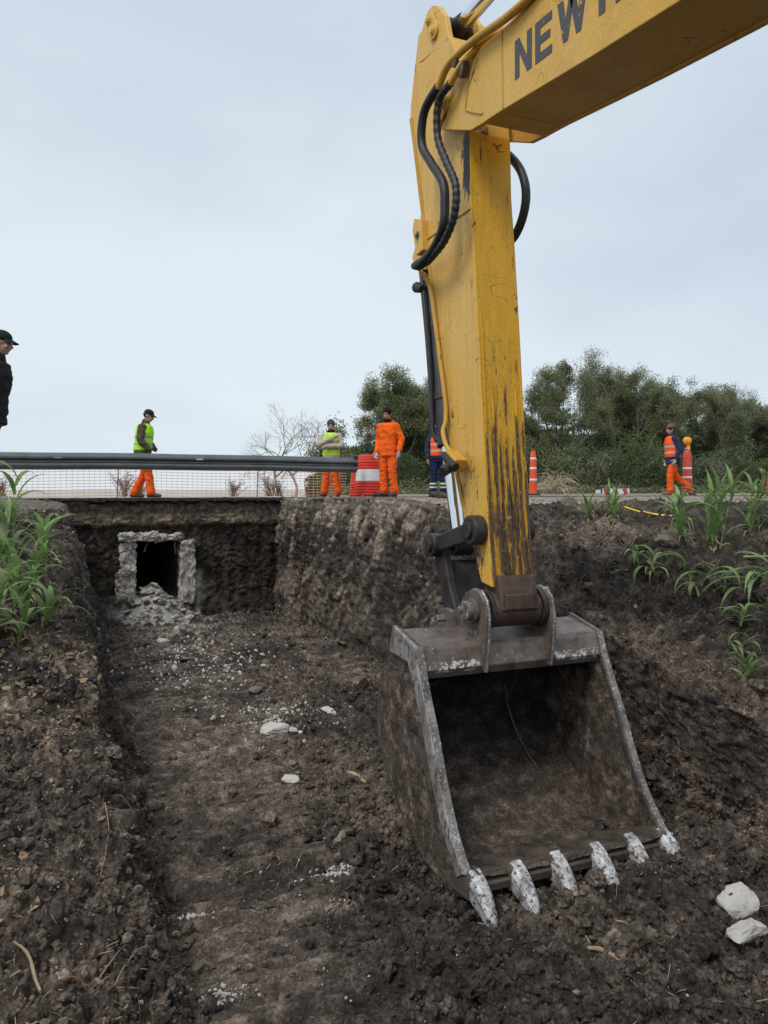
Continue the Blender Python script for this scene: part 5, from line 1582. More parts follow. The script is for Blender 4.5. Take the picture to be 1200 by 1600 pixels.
LP = [(-.52, 7.05, .62, 9, (.05, 0), 2, 'tall broad-leaved reed at the left frame edge, tallest of the clump'),
      (-.42, 6.75, .50, 9, (.12, .0), 2, 'broad-leaved reed just right of the tallest one at the left frame edge'),
      (-.30, 7.5, .52, 8, (.10, 0), 2, 'upright reed in the middle of the left clump, pale curling blades'),
      (-.22, 8.1, .36, 6, (.05, 0), 2, 'narrow upright reed nearest the culvert side of the left clump'),
      (-.50, 6.4, .34, 8, (.1, -.1), 2, 'low reed with arching blades under the left clump'),
      (-.30, 6.3, .22, 7, (.35, -.1), 1, 'small reed with one blade hanging over the left bank'),
      (-.16, 6.9, .18, 6, (.3, 0), 1, 'short tuft of blades at the right end of the left clump'),
      (-.55, 8.0, .62, 8, (.05, 0), 2, 'reed at the back of the left clump against the mesh'),
      (-.60, 6.05, .3, 8, (.1, 0), 2, 'bushy low reed cut by the left frame edge')]
for x, y, h, nl, ln, st, lab in LP:
    reed(lab, x - .05, y + .2, h * 1.25, nl + 1, ln, st, (.28, .54), .028, 2.0, group=None, dry=3, lift=(.8, 1.5))
RP = [(6.15, 6.30, .40, 6, (-.1, 0), 2, (.22, .42), 'tall reed with a drooping blade in front of the red lamp post', .016, 2.0, (.6, 1.3)),
      (6.42, 6.22, .48, 8, (.12, 0), 3, (.24, .40), 'densest upright reed on the right bank, left of the far-right one', .017, 1.3, (1.0, 1.45)),
      (7.15, 6.35, .46, 8, (.0, 0), 2, (.24, .42), 'tall reed nearest the right frame edge, with curling blades', .015, 2.0, (.8, 1.4)),
      (7.45, 6.35, .30, 7, (.1, 0), 2, (.2, .34), 'leafy reed cut by the right frame edge', .015, 2.0, (.8, 1.4)),
      (5.80, 7.65, .14, 6, (.0, 0), 2, (.12, .24), 'small bright tuft on the bare slope right of the stick', .011, 1.2, (.9, 1.5)),
      (6.15, 7.60, .22, 6, (.05, 0), 3, (.14, .26), 'green tuft just right of the small bright tuft', .012, 1.2, (.9, 1.5)),
      (5.15, 5.90, .25, 6, (-.25, -.3), 2, (.22, .36), 'drooping reed on the lip of the right bank above the bucket', .016, 3.0, (.3, 1.0)),
      (5.25, 5.35, .24, 7, (.3, -.5), 1, (.26, .40), 'reed hanging head-down over the right bank with one long blade', .018, 3.4, (.1, .9)),
      (5.55, 5.10, .26, 7, (.75, -.25), 2, (.26, .46), 'flattened reed lying to the right on the right bank', .017, 1.8, (.1, .7)),
      (5.95, 4.95, .24, 7, (.8, -.2), 2, (.26, .46), 'second flattened reed, nearer the right frame edge', .017, 1.8, (.1, .7)),
      (4.42, 3.98, .13, 7, (.05, 0), 1, (.13, .22), 'small cut reed on the low edge of the right bank', .014, 1.3, (.6, 1.4)),
      (4.75, 4.35, .14, 4, (.2, -.4), 1, (.14, .24), 'sparse reed shoot above the small cut reed', .013, 2.6, (.3, 1.0)),
      (5.1, 4.75, .12, 6, (.3, -.2), 2, (.12, .22), 'short green tuft beside the flattened reeds', .011, 1.8, (.3, 1.3))]
for x, y, h, nl, ln, st, Lr, lab, w_, dr, lf in RP:
    reed(lab, x, y, h * 1.35, nl + 2, ln, st + (1 if h > .3 else 0), (Lr[0] * 1.35, Lr[1] * 1.45), w_ * 1.3, dr, dry=3, lift=lf)
# sprigs of small weeds among them
wb = MB()
for k in range(260):
    c_x, c_y, r_ = random.choice([(6.5, 6.0, .25), (7.2, 6.0, .3), (5.9, 5.2, .3), (-.45, 6.6, .25), (7.0, 5.4, .3)])
    x, y = random.gauss(c_x, r_), random.gauss(c_y, r_)
    blade(wb, (x, y, gz(x, y)), random.uniform(0, 6.28), random.uniform(.04, .12), .006, random.uniform(.2, 1.3), 1.5, n=3)
tag(wb.build('small_weeds', 'blade_green'), 'small green weed leaves sprouting between the reeds', 'weeds', kind='stuff')

# ------------------------------------------------------------------ dry weeds behind the rail and the straw tussock by the road
def twiggy(name, label, cat, x, y, z, h, n, spread, mat, droop=.2, r=.004, group=None, tips=0):
    mb = MB()
    for k in range(n):
        az = random.uniform(0, 6.28); sp_ = abs(random.gauss(0, spread))
        L = h * random.uniform(.5, 1.1)
        p = Vector((random.gauss(0, .05), random.gauss(0, .05), 0)); d = Vector((math.cos(az) * sp_, math.sin(az) * sp_, 1)).normalized()
        pts = [p.copy()]
        for j in range(6):
            d = (d + Vector((random.gauss(0, .10), random.gauss(0, .10), -droop * j / 5))).normalized()
            p = p + d * L / 6; pts.append(p.copy())
            if tips and j > 1:
                for q_ in range(tips):
                    dd_ = Vector((random.gauss(0, 1), random.gauss(0, 1), random.gauss(.4, .5))).normalized() * L * random.uniform(.05, .16)
                    mb.tube([p, p + dd_], [r * .7, r * .9], 3, False)
        mb.tube(pts, [r * (1 - .1 * j) for j in range(7)], 3, False)
    o = mb.build(name, mat); o.location = (x, y, z)
    return tag(o, label, cat, group)
random.seed(8)
DW = [(-1.9, 17.2, .55, 'brown dry weed behind the reeds at the far left'), (-1.4, 17.5, .40, 'low dry weed right of the far-left weed'), (1.05, 17.4, .52, 'rusty dry weed between the net stake and the reeds'), (1.35, 17.3, .34, 'low dry weed at the foot of the net stake'),
      (3.45, 17.5, .36, 'sparse dry weed just right of the walking man'), (4.3, 17.6, .50, 'dry weed in the middle of the mesh, half way to the beanie man'), (4.55, 17.7, .3, 'low dry weed beside the middle one'), (6.9, 18.2, .62, 'dry weed under the leafless tree, left'), (7.5, 18.9, .6, 'dry weed under the leafless tree, right')]
for x, y, h, lab in DW:
    xs2 = x
    twiggy('dry_weed', lab, 'weed', xs2, y, -.16, h * 1.15, 34, .45, 'dry_weed', .1, .0052, None, 3)
twiggy('straw_tussock', 'pale dry straw tussock beyond the road, right of the orange marker', 'straw tussock', 12.4, 17.6, -.12, .95, 150, .85, 'pale_straw', .75, .009)
twiggy('straw_tussock', 'thin straw stems behind the navy trousers by the chrome rod', 'straw tussock', 8.6, 16.8, -.12, .8, 26, .9, 'dry_straw', .5, .006)

# ------------------------------------------------------------------ trees and scrub beyond the road
def leaf_quads(pts, size, rngl):
    n = len(pts)
    d = rngl.normal(size=(n, 3)); d /= np.linalg.norm(d, axis=1)[:, None]
    e_ = rngl.normal(size=(n, 3)); e_ -= d * (e_ * d).sum(1)[:, None]; e_ /= np.linalg.norm(e_, axis=1)[:, None]
    s_ = size * rngl.uniform(.6, 1.4, (n, 1))
    V = np.stack([pts - d * s_, pts + e_ * s_ * .38, pts + d * s_, pts - e_ * s_ * .38], 1)
    return V.reshape(-1, 3), np.arange(n * 4).reshape(n, 4)
def tree(name, label, x, y, H, Rr, leafmat, seed, nleaf=60, lsize=.055, trunk='bark', zb_=-.45, flat=.55, levels=5, cl=.16, group=None, cat='tree', low=0.3):
    rn = random.Random(seed); rngl = np.random.default_rng(seed)
    t_ = thing(name, label, cat, (x, y, zb_), 0, group)
    segs_ = []; tips = []
    def grow(p, d, L, r, lev):
        pts = [p]; q_ = p
        m_ = 4 if lev > 1 else 5
        for j in range(m_):
            d = (d + Vector((rn.gauss(0, .17), rn.gauss(0, .17), rn.gauss(0, .12)))).normalized()
            q_ = q_ + d * L / m_; pts.append(q_)
            if lev >= levels - 2: tips.append((q_, lev))
        segs_.append((pts, r, r * .62, lev))
        if lev < levels:
            nb_ = rn.choice([2, 3, 3]) if lev > 0 else rn.choice([3, 4])
            for k in range(nb_):
                ang = rn.uniform(.35, .95)
                ax = Vector((rn.gauss(0, 1), rn.gauss(0, 1), rn.gauss(0, 1))).cross(d)
                if ax.length < .01: ax = Vector((1, 0, 0))
                nd = Matrix.Rotation(ang, 3, ax.normalized()) @ d
                # spread outwards, flatten towards the umbrella top
                hz_ = (q_.z / H)
                nd = (nd + Vector((q_.x, q_.y, 0)) * (.12 / Rr) + Vector((0, 0, .25 * (1 - hz_) - .35 * max(0, hz_ - .75)))).normalized()
                st_ = pts[-1] if k < 2 else pts[-2]
                grow(st_, nd, L * rn.uniform(.62, .86), r * .68 * rn.uniform(.75, 1), lev + 1)
    for k in range(rn.choice([2, 3, 3])):
        az = rn.uniform(0, 6.28)
        grow(Vector((rn.gauss(0, .15), rn.gauss(0, .15), 0)), Vector((math.cos(az) * flat, math.sin(az) * flat, 1)).normalized(), H * .30, H * .018, 0)
    # fit crown to the requested height and spread
    P_ = np.array([p[:] for p, l_ in tips])
    kz = H / np.percentile(P_[:, 2], 99); kx = Rr / np.percentile(np.hypot(P_[:, 0], P_[:, 1]), 95)
    mb = MB(); mt = MB()
    for pts, r0_, r1_, lev in segs_:
        pp = [Vector((p.x * kx, p.y * kx, p.z * kz)) for p in pts]
        tgt = mt if lev <= 1 else mb
        tgt.tube(pp, [r0_ + (r1_ - r0_) * j / (len(pp) - 1) for j in range(len(pp))], 6 if lev < 2 else 3, False)
    mt.build('trunk', trunk, t_, smooth=True)
    mb.build('branches', trunk, t_)
    P_ = P_ * np.array([kx, kx, kz])
    if nleaf:
        w_ = np.repeat(P_, nleaf, 0)
        w_ = w_ + np.clip(rngl.normal(size=w_.shape), -1.7, 1.7) * cl * np.array([1, 1, .7]) * (1 + .2 * rngl.random((len(w_), 1)))
        keep_ = perlin(w_ * 1.5 + seed) > -.27
        keep_ &= w_[:, 2] > low * H * .5
        w_ = w_[keep_]
        V, Fq_ = leaf_quads(w_, lsize, rngl)
        me = fastmesh('crown', V, Fq_); me.materials.append(MAT[leafmat])
        link(bpy.data.objects.new('crown', me), t_)
    return t_
def shrub(name, label, x, y, H, Rr, mat, seed, n=9000, lsize=.05, zb_=-.45, group=None):
    rngl = np.random.default_rng(seed)
    t_ = thing(name, label, 'shrub', (x, y, zb_), 0, group)
    k_ = 14
    cs = np.stack([rngl.normal(0, Rr * .45, k_), rngl.normal(0, Rr * .35, k_), rngl.uniform(.15, .75, k_) * H], 1)
    rs = rngl.uniform(.25, .5, k_) * min(H, Rr * 1.2)
    c_i = rngl.integers(0, k_, n)
    d = rngl.normal(size=(n, 3)); d /= np.linalg.norm(d, axis=1)[:, None]
    pts = cs[c_i] + d * (rs[c_i] * (rngl.random(n) ** .33) * (1 + .25 * rngl.normal(size=n)))[:, None] * np.array([1, 1, .85])
    pts = pts[(pts[:, 2] > 0) & (perlin(pts * 2.4 + seed) > -.25)]
    V, Fq_ = leaf_quads(pts, lsize, rngl)
    me = fastmesh('foliage', V, Fq_); me.materials.append(MAT[mat])
    link(bpy.data.objects.new('foliage', me), t_)
    sb = MB(); rn = random.Random(seed)
    for c_, r_ in zip(cs, rs):
        p0_ = Vector((rn.gauss(0, .1), rn.gauss(0, .1), 0)); c_ = Vector(c_)
        mid = p0_.lerp(c_, .5) + Vector((rn.gauss(0, .15), rn.gauss(0, .15), 0))
        sb.tube([p0_, mid, c_], [.03, .02, .01], 4, False)
        for j in range(7):
            e_ = c_ + Vector((rn.gauss(0, 1), rn.gauss(0, 1), rn.gauss(.3, .8))).normalized() * r_ * rn.uniform(.7, 1.35)
            sb.tube([c_, c_.lerp(e_, .5) + Vector((rn.gauss(0, .06), rn.gauss(0, .06), rn.gauss(0, .06))), e_], [.010, .007, .004], 3, False)
    sb.build('stems', 'bark', t_)
    return t_
TR = [('thorn_tree', 'olive-green tree between the beanie man and the man in orange', 11.9, 28.5, 4.95, 2.2, 'leaf_olive', 11),
      ('thorn_tree', 'airy dark tree directly behind the dark hydraulic cylinder', 14.6, 29.5, 4.7, 2.2, 'leaf_grey', 12),
      ('thorn_tree', 'tree half hidden by the stick, its left neighbour shows sky through the crown', 17.5, 30.5, 5.2, 2.4, 'leaf_olive', 13),
      ('thorn_tree', 'rounded tree just right of the stick above the orange marker', 20.6, 29.0, 5.95, 2.5, 'leaf_olive', 14),
      ('thorn_tree', 'tall umbrella-shaped tree, highest crown on the right', 24.0, 29.5, 6.9, 3.0, 'leaf_olive', 15),
      ('thorn_tree', 'broad tree above the striped board with bare limbs showing', 26.8, 30.5, 6.3, 2.8, 'leaf_olive', 16),
      ('thorn_tree', 'spreading tree behind the walker in the orange vest', 29.5, 29.5, 5.5, 2.6, 'leaf_olive', 17),
      ('thorn_tree', 'flat-topped greyish tree above the amber lamp', 32.6, 30.0, 5.7, 2.7, 'leaf_grey', 18),
      ('thorn_tree', 'last tree at the right frame edge, thin crown', 36.0, 29.5, 5.6, 2.8, 'leaf_grey', 19),
      ('thorn_tree', 'tree beyond the last one, cut off by the right frame edge', 39.8, 30.5, 5.9, 2.8, 'leaf_olive', 20)]
for nm, lab, x, y, H, Rr, mt_, sd in TR:
    tree(nm, lab, x, y, H, Rr, mt_, sd, nleaf=46, lsize=.040, cl=.155)
tree('bare_tree', 'leafless pale shrubby tree behind the right end of the mesh', 7.3, 27.5, 3.6, 3.0, 'leaf_grey', 31, nleaf=0, trunk='bark_pale', flat=.9, levels=6)
tree('bare_tree', 'thin leafless sapling left of the beanie man with a few olive leaves', 9.3, 28.2, 2.9, 1.1, 'leaf_olive', 33, nleaf=3, trunk='bark_pale', flat=.6)
tree('bare_tree', 'dead leaning limb among the green trees right of the amber lamp', 33.5, 26.8, 3.6, 1.6, 'leaf_grey', 35, nleaf=0, trunk='bark_pale', flat=.9, levels=3)
SH = [(10.0, 26.8, 1.9, 1.1, 'leaf_olive', 'olive shrub behind the beanie man\'s legs'), (12.2, 27.0, 2.3, 1.5, 'leaf_dark', 'dark shrub behind the man in orange'), (14.5, 26.6, 2.5, 1.5, 'leaf_dark', 'dark shrub behind the navy trousers'),
      (16.6, 27.2, 2.8, 1.5, 'leaf_olive', 'shrub hidden mostly by the stick, left one'), (18.4, 26.8, 2.6, 1.4, 'leaf_dark', 'shrub hidden mostly by the stick, right one'), (19.8, 26.2, 2.9, 1.5, 'leaf_olive', 'tall shrub behind the orange marker'),
      (21.4, 26.0, 2.6, 1.5, 'leaf_dark', 'dark green shrub behind the straw tussock'), (22.9, 26.4, 3.4, 1.4, 'leaf_fresh', 'fresh green rounded shrub below the umbrella-shaped tree'), (24.4, 25.9, 2.4, 1.3, 'leaf_dark', 'low dark shrub left of the striped board'),
      (25.6, 25.6, 2.1, 1.3, 'leaf_grey', 'greyish twiggy shrub behind the striped board'), (27.2, 25.8, 2.7, 1.4, 'leaf_dark', 'dark shrub left of the walker'), (28.9, 26.0, 2.5, 1.4, 'leaf_olive', 'shrub behind the walker\'s back'),
      (30.8, 25.6, 2.2, 1.4, 'leaf_fresh', 'bright low shrub right of the amber lamp'), (32.6, 25.9, 2.7, 1.5, 'leaf_dark', 'dark shrub above the far-right reeds'), (34.6, 25.6, 2.3, 1.5, 'leaf_fresh', 'bright green low shrub at the right frame edge'), (36.8, 26.2, 3.0, 1.7, 'leaf_dark', 'dark shrub cut by the right frame edge')]
for k, (x, y, H, Rr, mt_, lab) in enumerate(SH):
    shrub('roadside_shrub', lab, x, y, H, Rr, mt_, 50 + k, n=8500)
# the low scrub that fills in behind and in front of them
rngl = np.random.default_rng(77)
n = 60000
px_ = rngl.uniform(10.0, 44, n); tops = (3.2 + .9 * perlin(np.stack([px_ * .5, px_ * 0, px_ * 0], 1))) * np.clip((px_ - 9) / 4, .3, 1)
pts = np.stack([px_, rngl.uniform(30.5, 34, n), -.4 + rngl.random(n) * tops], 1)
V, Fq_ = leaf_quads(pts, .16, rngl)
me = fastmesh('scrub_thicket', V, Fq_); me.materials.append(MAT['leaf_dark'])
tag(link(bpy.data.objects.new('scrub_thicket', me)), 'dense dark scrub filling in behind the roadside trees', 'thicket', kind='stuff')
n = 26000
px_ = rngl.uniform(8.0, 44, n)
yv = rngl.uniform(24.1, 25.6, n)
pts = np.stack([px_, yv, -.32 + rngl.random(n) ** 1.6 * (.35 + .4 * np.clip(perlin(np.stack([px_ * .9, yv, px_ * 0], 1)) + .4, 0, 1))], 1)
V, Fq_ = leaf_quads(pts, .06, rngl)
me = fastmesh('verge_grass', V, Fq_); me.materials.append(MAT['leaf_olive'])
tag(link(bpy.data.objects.new('verge_grass', me)), 'rough grass and low growth along the far road verge', 'verge growth', kind='stuff')

# ------------------------------------------------------------------ people
def add_ell(mb, c, r, rot=None, sub=3):
    v, f = ICO[sub]
    vv = v * np.array(r)
    vs = [Vector(p) for p in vv]
    if rot is not None: vs = [rot @ p for p in vs]
    c = Vector(c)
    mb.add([p + c for p in vs], [tuple(int(k) for k in q_) for q_ in f])
def limb(mb, pts, rs, n=14, flat=1.0):
    sp = smooth_path(pts, 5)
    rr = np.interp(np.linspace(0, len(pts) - 1, len(sp)), range(len(pts)), rs)
    mb.tube(sp, [float(q_) for q_ in rr], n, True, flat=flat)
    add_ell(mb, sp[0], [rs[0]] * 3, None, 2); add_ell(mb, sp[-1], [rs[-1]] * 3, None, 2)
def torso(mb, rings, n=24):
    """rings of (center, rx, ry) stacked upward"""
    base = len(mb.v)
    for (c, rx, ry) in rings:
        for k in range(n):
            q_ = 2 * math.pi * k / n
            sx = math.copysign(abs(math.cos(q_)) ** .85, math.cos(q_)); sy = math.copysign(abs(math.sin(q_)) ** .85, math.sin(q_))
            mb.v.append((c[0] + rx * sx, c[1] + ry * sy, c[2]))
    for i in range(len(rings) - 1):
        for k in range(n):
            a0 = base + i * n + k; a1 = base + i * n + (k + 1) % n
            mb.f.append((a0, a1, a1 + n, a0 + n)); mb.m.append(0)
    mb.f.append(tuple(base + k for k in range(n))[::-1]); mb.m.append(0)
    e0 = base + (len(rings) - 1) * n
    mb.f.append(tuple(e0 + k for k in range(n))); mb.m.append(0)
def fuse(mb, name, mat, parent, voxel=.008, wr=0.0, wscale=(9, 9, 16), smooth_it=3):
    me = bpy.data.meshes.new('tmp'); me.from_pydata(mb.v, [], mb.f)
    bm = bmesh.new(); bm.from_mesh(me); bmesh.ops.recalc_face_normals(bm, faces=bm.faces); bm.to_mesh(me); bm.free()
    o = bpy.data.objects.new('tmp', me); C.objects.link(o)
    rm = o.modifiers.new('r', 'REMESH'); rm.mode = 'VOXEL'; rm.voxel_size = voxel
    sm = o.modifiers.new('s', 'SMOOTH'); sm.factor = .5; sm.iterations = smooth_it
    dg = bpy.context.evaluated_depsgraph_get()
    m2_ = bpy.data.meshes.new_from_object(o.evaluated_get(dg))
    bpy.data.objects.remove(o)
    nv_ = len(m2_.vertices)
    if wr and nv_:
        co = np.zeros(nv_ * 3, dtype=np.float32); m2_.vertices.foreach_get('co', co); co = co.reshape(-1, 3)
        no = np.zeros(nv_ * 3, dtype=np.float32); m2_.vertices.foreach_get('normal', no); no = no.reshape(-1, 3)
        h = perlin(co * np.array(wscale) + 3.3) + .5 * (1 - 2 * np.abs(perlin(co * np.array(wscale) * 1.7 + 7)))
        co = co + no * (wr * h)[:, None]
        m2_.vertices.foreach_set('co', co.astype(np.float32).ravel())
    m2_.polygons.foreach_set('use_smooth', np.ones(len(m2_.polygons), dtype=bool))
    m2_.materials.clear(); m2_.materials.append(MAT[mat])
    m2_.update(); m2_.name = name
    return link(bpy.data.objects.new(name, m2_), parent)
def hand(mb, wrist, d, palm_n, s=1.0, curl=.5, side=1):
    """palm, four fingers of different lengths, thumb from the side of the palm"""
    d = Vector(d).normalized(); pn = Vector(palm_n); pn = (pn - d * pn.dot(d)).normalized(); sd = d.cross(pn).normalized() * side
    w = Vector(wrist)
    limb(mb, [w, w + d * .035 * s, w + d * .085 * s], [.026 * s, .033 * s, .032 * s], 10, .6)
    for k, (off, L) in enumerate(((-.030, .068), (-.010, .078), (.010, .073), (.029, .058))):
        b0 = w + d * .085 * s + sd * off * s
        d1_ = (d + pn * curl * .4).normalized(); d2_ = (d + pn * curl * 1.3).normalized()
        limb(mb, [b0 - d * .02, b0 + d1_ * L * .5 * s, b0 + d1_ * L * .5 * s + d2_ * L * .5 * s], [.010 * s, .0095 * s, .008 * s], 8)
    b0 = w + d * .035 * s - sd * .030 * s
    limb(mb, [b0, b0 + (d * .5 - sd * .7 + pn * .3).normalized() * .035 * s, b0 + (d * .9 - sd * .8 + pn * .6).normalized() * .068 * s], [.014 * s, .012 * s, .009 * s], 8)
def person(label, loc, rot, H, pose, top, legs, hat, boots='boot', gloves=None, vest=None, scarf=None, hood=None, cat='person', bare=False):
    T = thing('person', label, cat, loc, rot)
    T.scale = (H / 1.75,) * 3
    g = lambda k, d_: Vector(pose.get(k, d_))
    lean = Vector(pose.get('lean', (0, 0)) + (0,)) if 'lean' in pose else Vector((0, 0, 0))
    pel = Vector((0, 0, .93)); chest = Vector((lean.x, lean.y, 1.28)); neck = Vector((lean.x * 1.5, lean.y * 1.5, 1.46)); head = neck + Vector(pose.get('headoff', (0, -.025, .155)))
    J = {}
    for s_, n_s in ((1, 'L'), (-1, 'R')):
        J['hip' + n_s] = g('hip' + n_s, (.09 * s_, 0, .90)); J['kn' + n_s] = g('kn' + n_s, (.105 * s_, -.02, .49)); J['an' + n_s] = g('an' + n_s, (.115 * s_, .02, .09))
        J['sh' + n_s] = chest + Vector((.172 * s_, 0, .098)); J['el' + n_s] = g('el' + n_s, (.26 * s_, .02, 1.11)); J['wr' + n_s] = g('wr' + n_s, (.25 * s_, -.06, .87))
    # body: one continuous skin
    B = MB()
    torso(B, [((0, 0, .84), .13, .10), ((0, 0, .95), .15, .11), (tuple(pel.lerp(chest, .45)), .13, .10), (tuple(chest), .16, .11), (tuple(chest + Vector((0, 0, .10))), .16, .10), (tuple(neck + Vector((0, 0, -.03))), .07, .065)])
    limb(B, [neck + Vector((0, 0, -.05)), neck.lerp(head, .45)], [.058, .055])
    hr = Matrix.Rotation(R(pose.get('turn', 0)), 3, 'Z') @ Matrix.Rotation(R(pose.get('nod', 0)), 3, 'X')
    hp_ = lambda v_: head + hr @ Vector(v_)
    add_ell(B, hp_((0, .012, .03)), (.074, .094, .088), hr)
    add_ell(B, hp_((0, -.022, -.035)), (.058, .066, .075), hr)
    add_ell(B, hp_((0, -.062, -.078)), (.028, .026, .024), hr, 2)
    limb(B, [hp_((0, -.080, .022)), hp_((0, -.108, -.018))], [.010, .0165], 8)
    add_ell(B, hp_((0, -.078, .040)), (.052, .020, .012), hr, 2)
    add_ell(B, hp_((0, -.088, -.048)), (.026, .012, .009), hr, 2)
    for s_ in (1, -1):
        add_ell(B, hp_((.074 * s_, .015, -.005)), (.012, .022, .034), hr, 2); add_ell(B, hp_((.036 * s_, -.070, -.02)), (.022, .018, .020), hr, 2)
    for n_s in 'LR':
        limb(B, [J['hip' + n_s], J['kn' + n_s], J['an' + n_s]], [.078, .050, .036])
        limb(B, [J['sh' + n_s], J['el' + n_s], J['wr' + n_s]], [.050, .038, .026])
        hd = Vector(pose.get('hd' + n_s, tuple(J['wr' + n_s] - J['el' + n_s]))).normalized()
        if not gloves and not pose.get('pocket'):
            hand(B, J['wr' + n_s], hd, pose.get('pn' + n_s, (-.6 if n_s == 'L' else .6, -.4, 0)), 1.0, .5, 1 if n_s == 'L' else -1)
    fuse(B, 'body', 'skin', T, .0085, 0, smooth_it=2)
    for s_ in (1, -1):
        e_m = MB(); add_ell(e_m, hp_((.034 * s_, -.083, .018)), (.012, .006, .006), hr, 2); e_m.build('eye', 'eye_dark', T, smooth=True)
    hm = MB(); add_ell(hm, hp_((0, .030, .025)), (.079, .090, .086), hr); fuse(hm, 'hair', 'hair', T, .009)
    if gloves:
        for n_s in 'LR':
            gm = MB(); hd = Vector(pose.get('hd' + n_s, tuple(J['wr' + n_s] - J['el' + n_s]))).normalized()
            hand(gm, J['wr' + n_s], hd, pose.get('pn' + n_s, (-.6 if n_s == 'L' else .6, -.4, 0)), 1.14, .7, 1 if n_s == 'L' else -1)
            fuse(gm, 'glove', gloves, T, .006, smooth_it=1)
    # trousers
    L_ = MB()
    torso(L_, [((0, 0, .80), .165, .125), ((0, 0, .90), .172, .13), ((0, 0, 1.0), .155, .115)])
    for n_s in 'LR':
        a_, k_, h_ = J['an' + n_s], J['kn' + n_s], J['hip' + n_s]
        limb(L_, [h_ + Vector((0, 0, -.02)), h_.lerp(k_, .5), k_, k_.lerp(a_, .6), a_ + (k_ - a_).normalized() * .02], [.102, .094, .080, .078, .086])
    fuse(L_, 'trousers', legs, T, .009, .012, (8, 8, 15))
    # jacket
    Jm = MB(); hem = pose.get('hem', .80); wd = pose.get('wide', 1.0)
    torso(Jm, [((0, 0, hem), .185 * wd, .145 * wd), ((0, 0, hem + .10), .188 * wd, .148 * wd), (tuple(pel.lerp(chest, .45)), .175 * wd, .140 * wd), (tuple(chest), .195 * wd, .142 * wd), (tuple(chest + Vector((0, 0, .12))), .165 * wd, .12 * wd), (tuple(chest + Vector((0, 0, .17))), .115 * wd, .09), (tuple(neck + Vector((0, 0, .0))), .075, .075)])
    for n_s in 'LR':
        limb(Jm, [J['sh' + n_s], J['sh' + n_s].lerp(J['el' + n_s], .5), J['el' + n_s], J['el' + n_s].lerp(J['wr' + n_s], .5), J['wr' + n_s] - (J['wr' + n_s] - J['el' + n_s]).normalized() * .01], [.076 * wd, .070 * wd, .062 * wd, .056 * wd, .046])
    limb(Jm, [neck + Vector((0, .0, -.03)), neck + Vector((0, 0, .035))], [.082, .074])
    if hood: add_ell(Jm, neck + Vector((0, .095, .0)), (.10, .055, .06))
    fuse(Jm, 'jacket', top, T, .009, .011, (8, 8, 13))
    if vest:
        vm = MB()
        torso(vm, [((0, 0, .93), .196 * wd, .158 * wd), (tuple(pel.lerp(chest, .45)), .188 * wd, .154 * wd), (tuple(chest), .200 * wd, .157 * wd), (tuple(chest + Vector((0, 0, .12))), .172 * wd, .138 * wd), (tuple(chest + Vector((0, 0, .172))), .125, .10)])
        fuse(vm, 'safety_vest', vest, T, .009, .004, (7, 7, 9))
    if scarf:
        sm_ = MB(); add_ell(sm_, neck + Vector((0, -.02, .03)), (.088, .085, .055)); fuse(sm_, 'scarf', scarf, T, .008, .004, (14, 14, 20))
    # headgear
    hk, hmat = hat
    hb = MB()
    if hk == 'beanie':
        add_ell(hb, hp_((0, .012, .062)), (.086, .104, .082), hr); limb(hb, [hp_((0, .01, .035)), hp_((0, .01, .065))], [.088, .09], 20)
        for k in range(1): pass
        fuse(hb, 'beanie', hmat, T, .008, .002, (20, 20, 30))
    else:
        add_ell(hb, hp_((0, .015, .060)), (.083, .102, .078), hr)
        fuse(hb, 'cap', hmat, T, .008)
        pk = MB()
        top_, bot_ = [], []
        for j in range(6):
            for i in range(9):
                u_ = (i / 8 - .5) * 2; v_ = j / 5
                x = .070 * u_; yv_ = -.070 - .095 * v_ * math.sqrt(max(0, 1 - (u_ * .9) ** 2)) + .03 * u_ * u_
                z = .068 - .030 * v_ - .018 * u_ * u_
                top_.append(hp_((x, yv_, z))); bot_.append(hp_((x, yv_, z - .006)))
        fs = [(j * 9 + i, j * 9 + i + 1, j * 9 + i + 10, j * 9 + i + 9) for j in range(5) for i in range(8)]
        fs2 = [tuple(54 + q_ for q_ in f_[::-1]) for f_ in fs]
        rim = [0, 1, 2, 3, 4, 5, 6, 7, 8, 17, 26, 35, 44, 53, 52, 51, 50, 49, 48, 47, 46, 45, 36, 27, 18, 9]
        fr = [(rim[k], rim[(k + 1) % len(rim)], 54 + rim[(k + 1) % len(rim)], 54 + rim[k]) for k in range(len(rim))]
        pk.add(top_ + bot_, fs + fs2 + fr); pk.build('cap_peak', hmat, T, smooth=True)
    for n_s in 'LR':
        bo = MB(); a_ = J['an' + n_s]; td = Vector(pose.get('toe' + n_s, (0.15 if n_s == 'L' else -.15, -1, 0))).normalized()
        zf = a_.z - .045
        limb(bo, [Vector((a_.x, a_.y, zf)) - td * .05, Vector((a_.x, a_.y, zf)) + td * .06, Vector((a_.x, a_.y, zf - .008)) + td * .17], [.046, .046, .038], 12)
        limb(bo, [a_ + Vector((0, 0, -.02)), a_ + Vector((0, 0, .06))], [.05, .052], 12)
        fuse(bo, 'boot', boots, T, .009)
    return T
face_r, face_l, face_c = R(67.6), R(-112.4), R(-22.4)
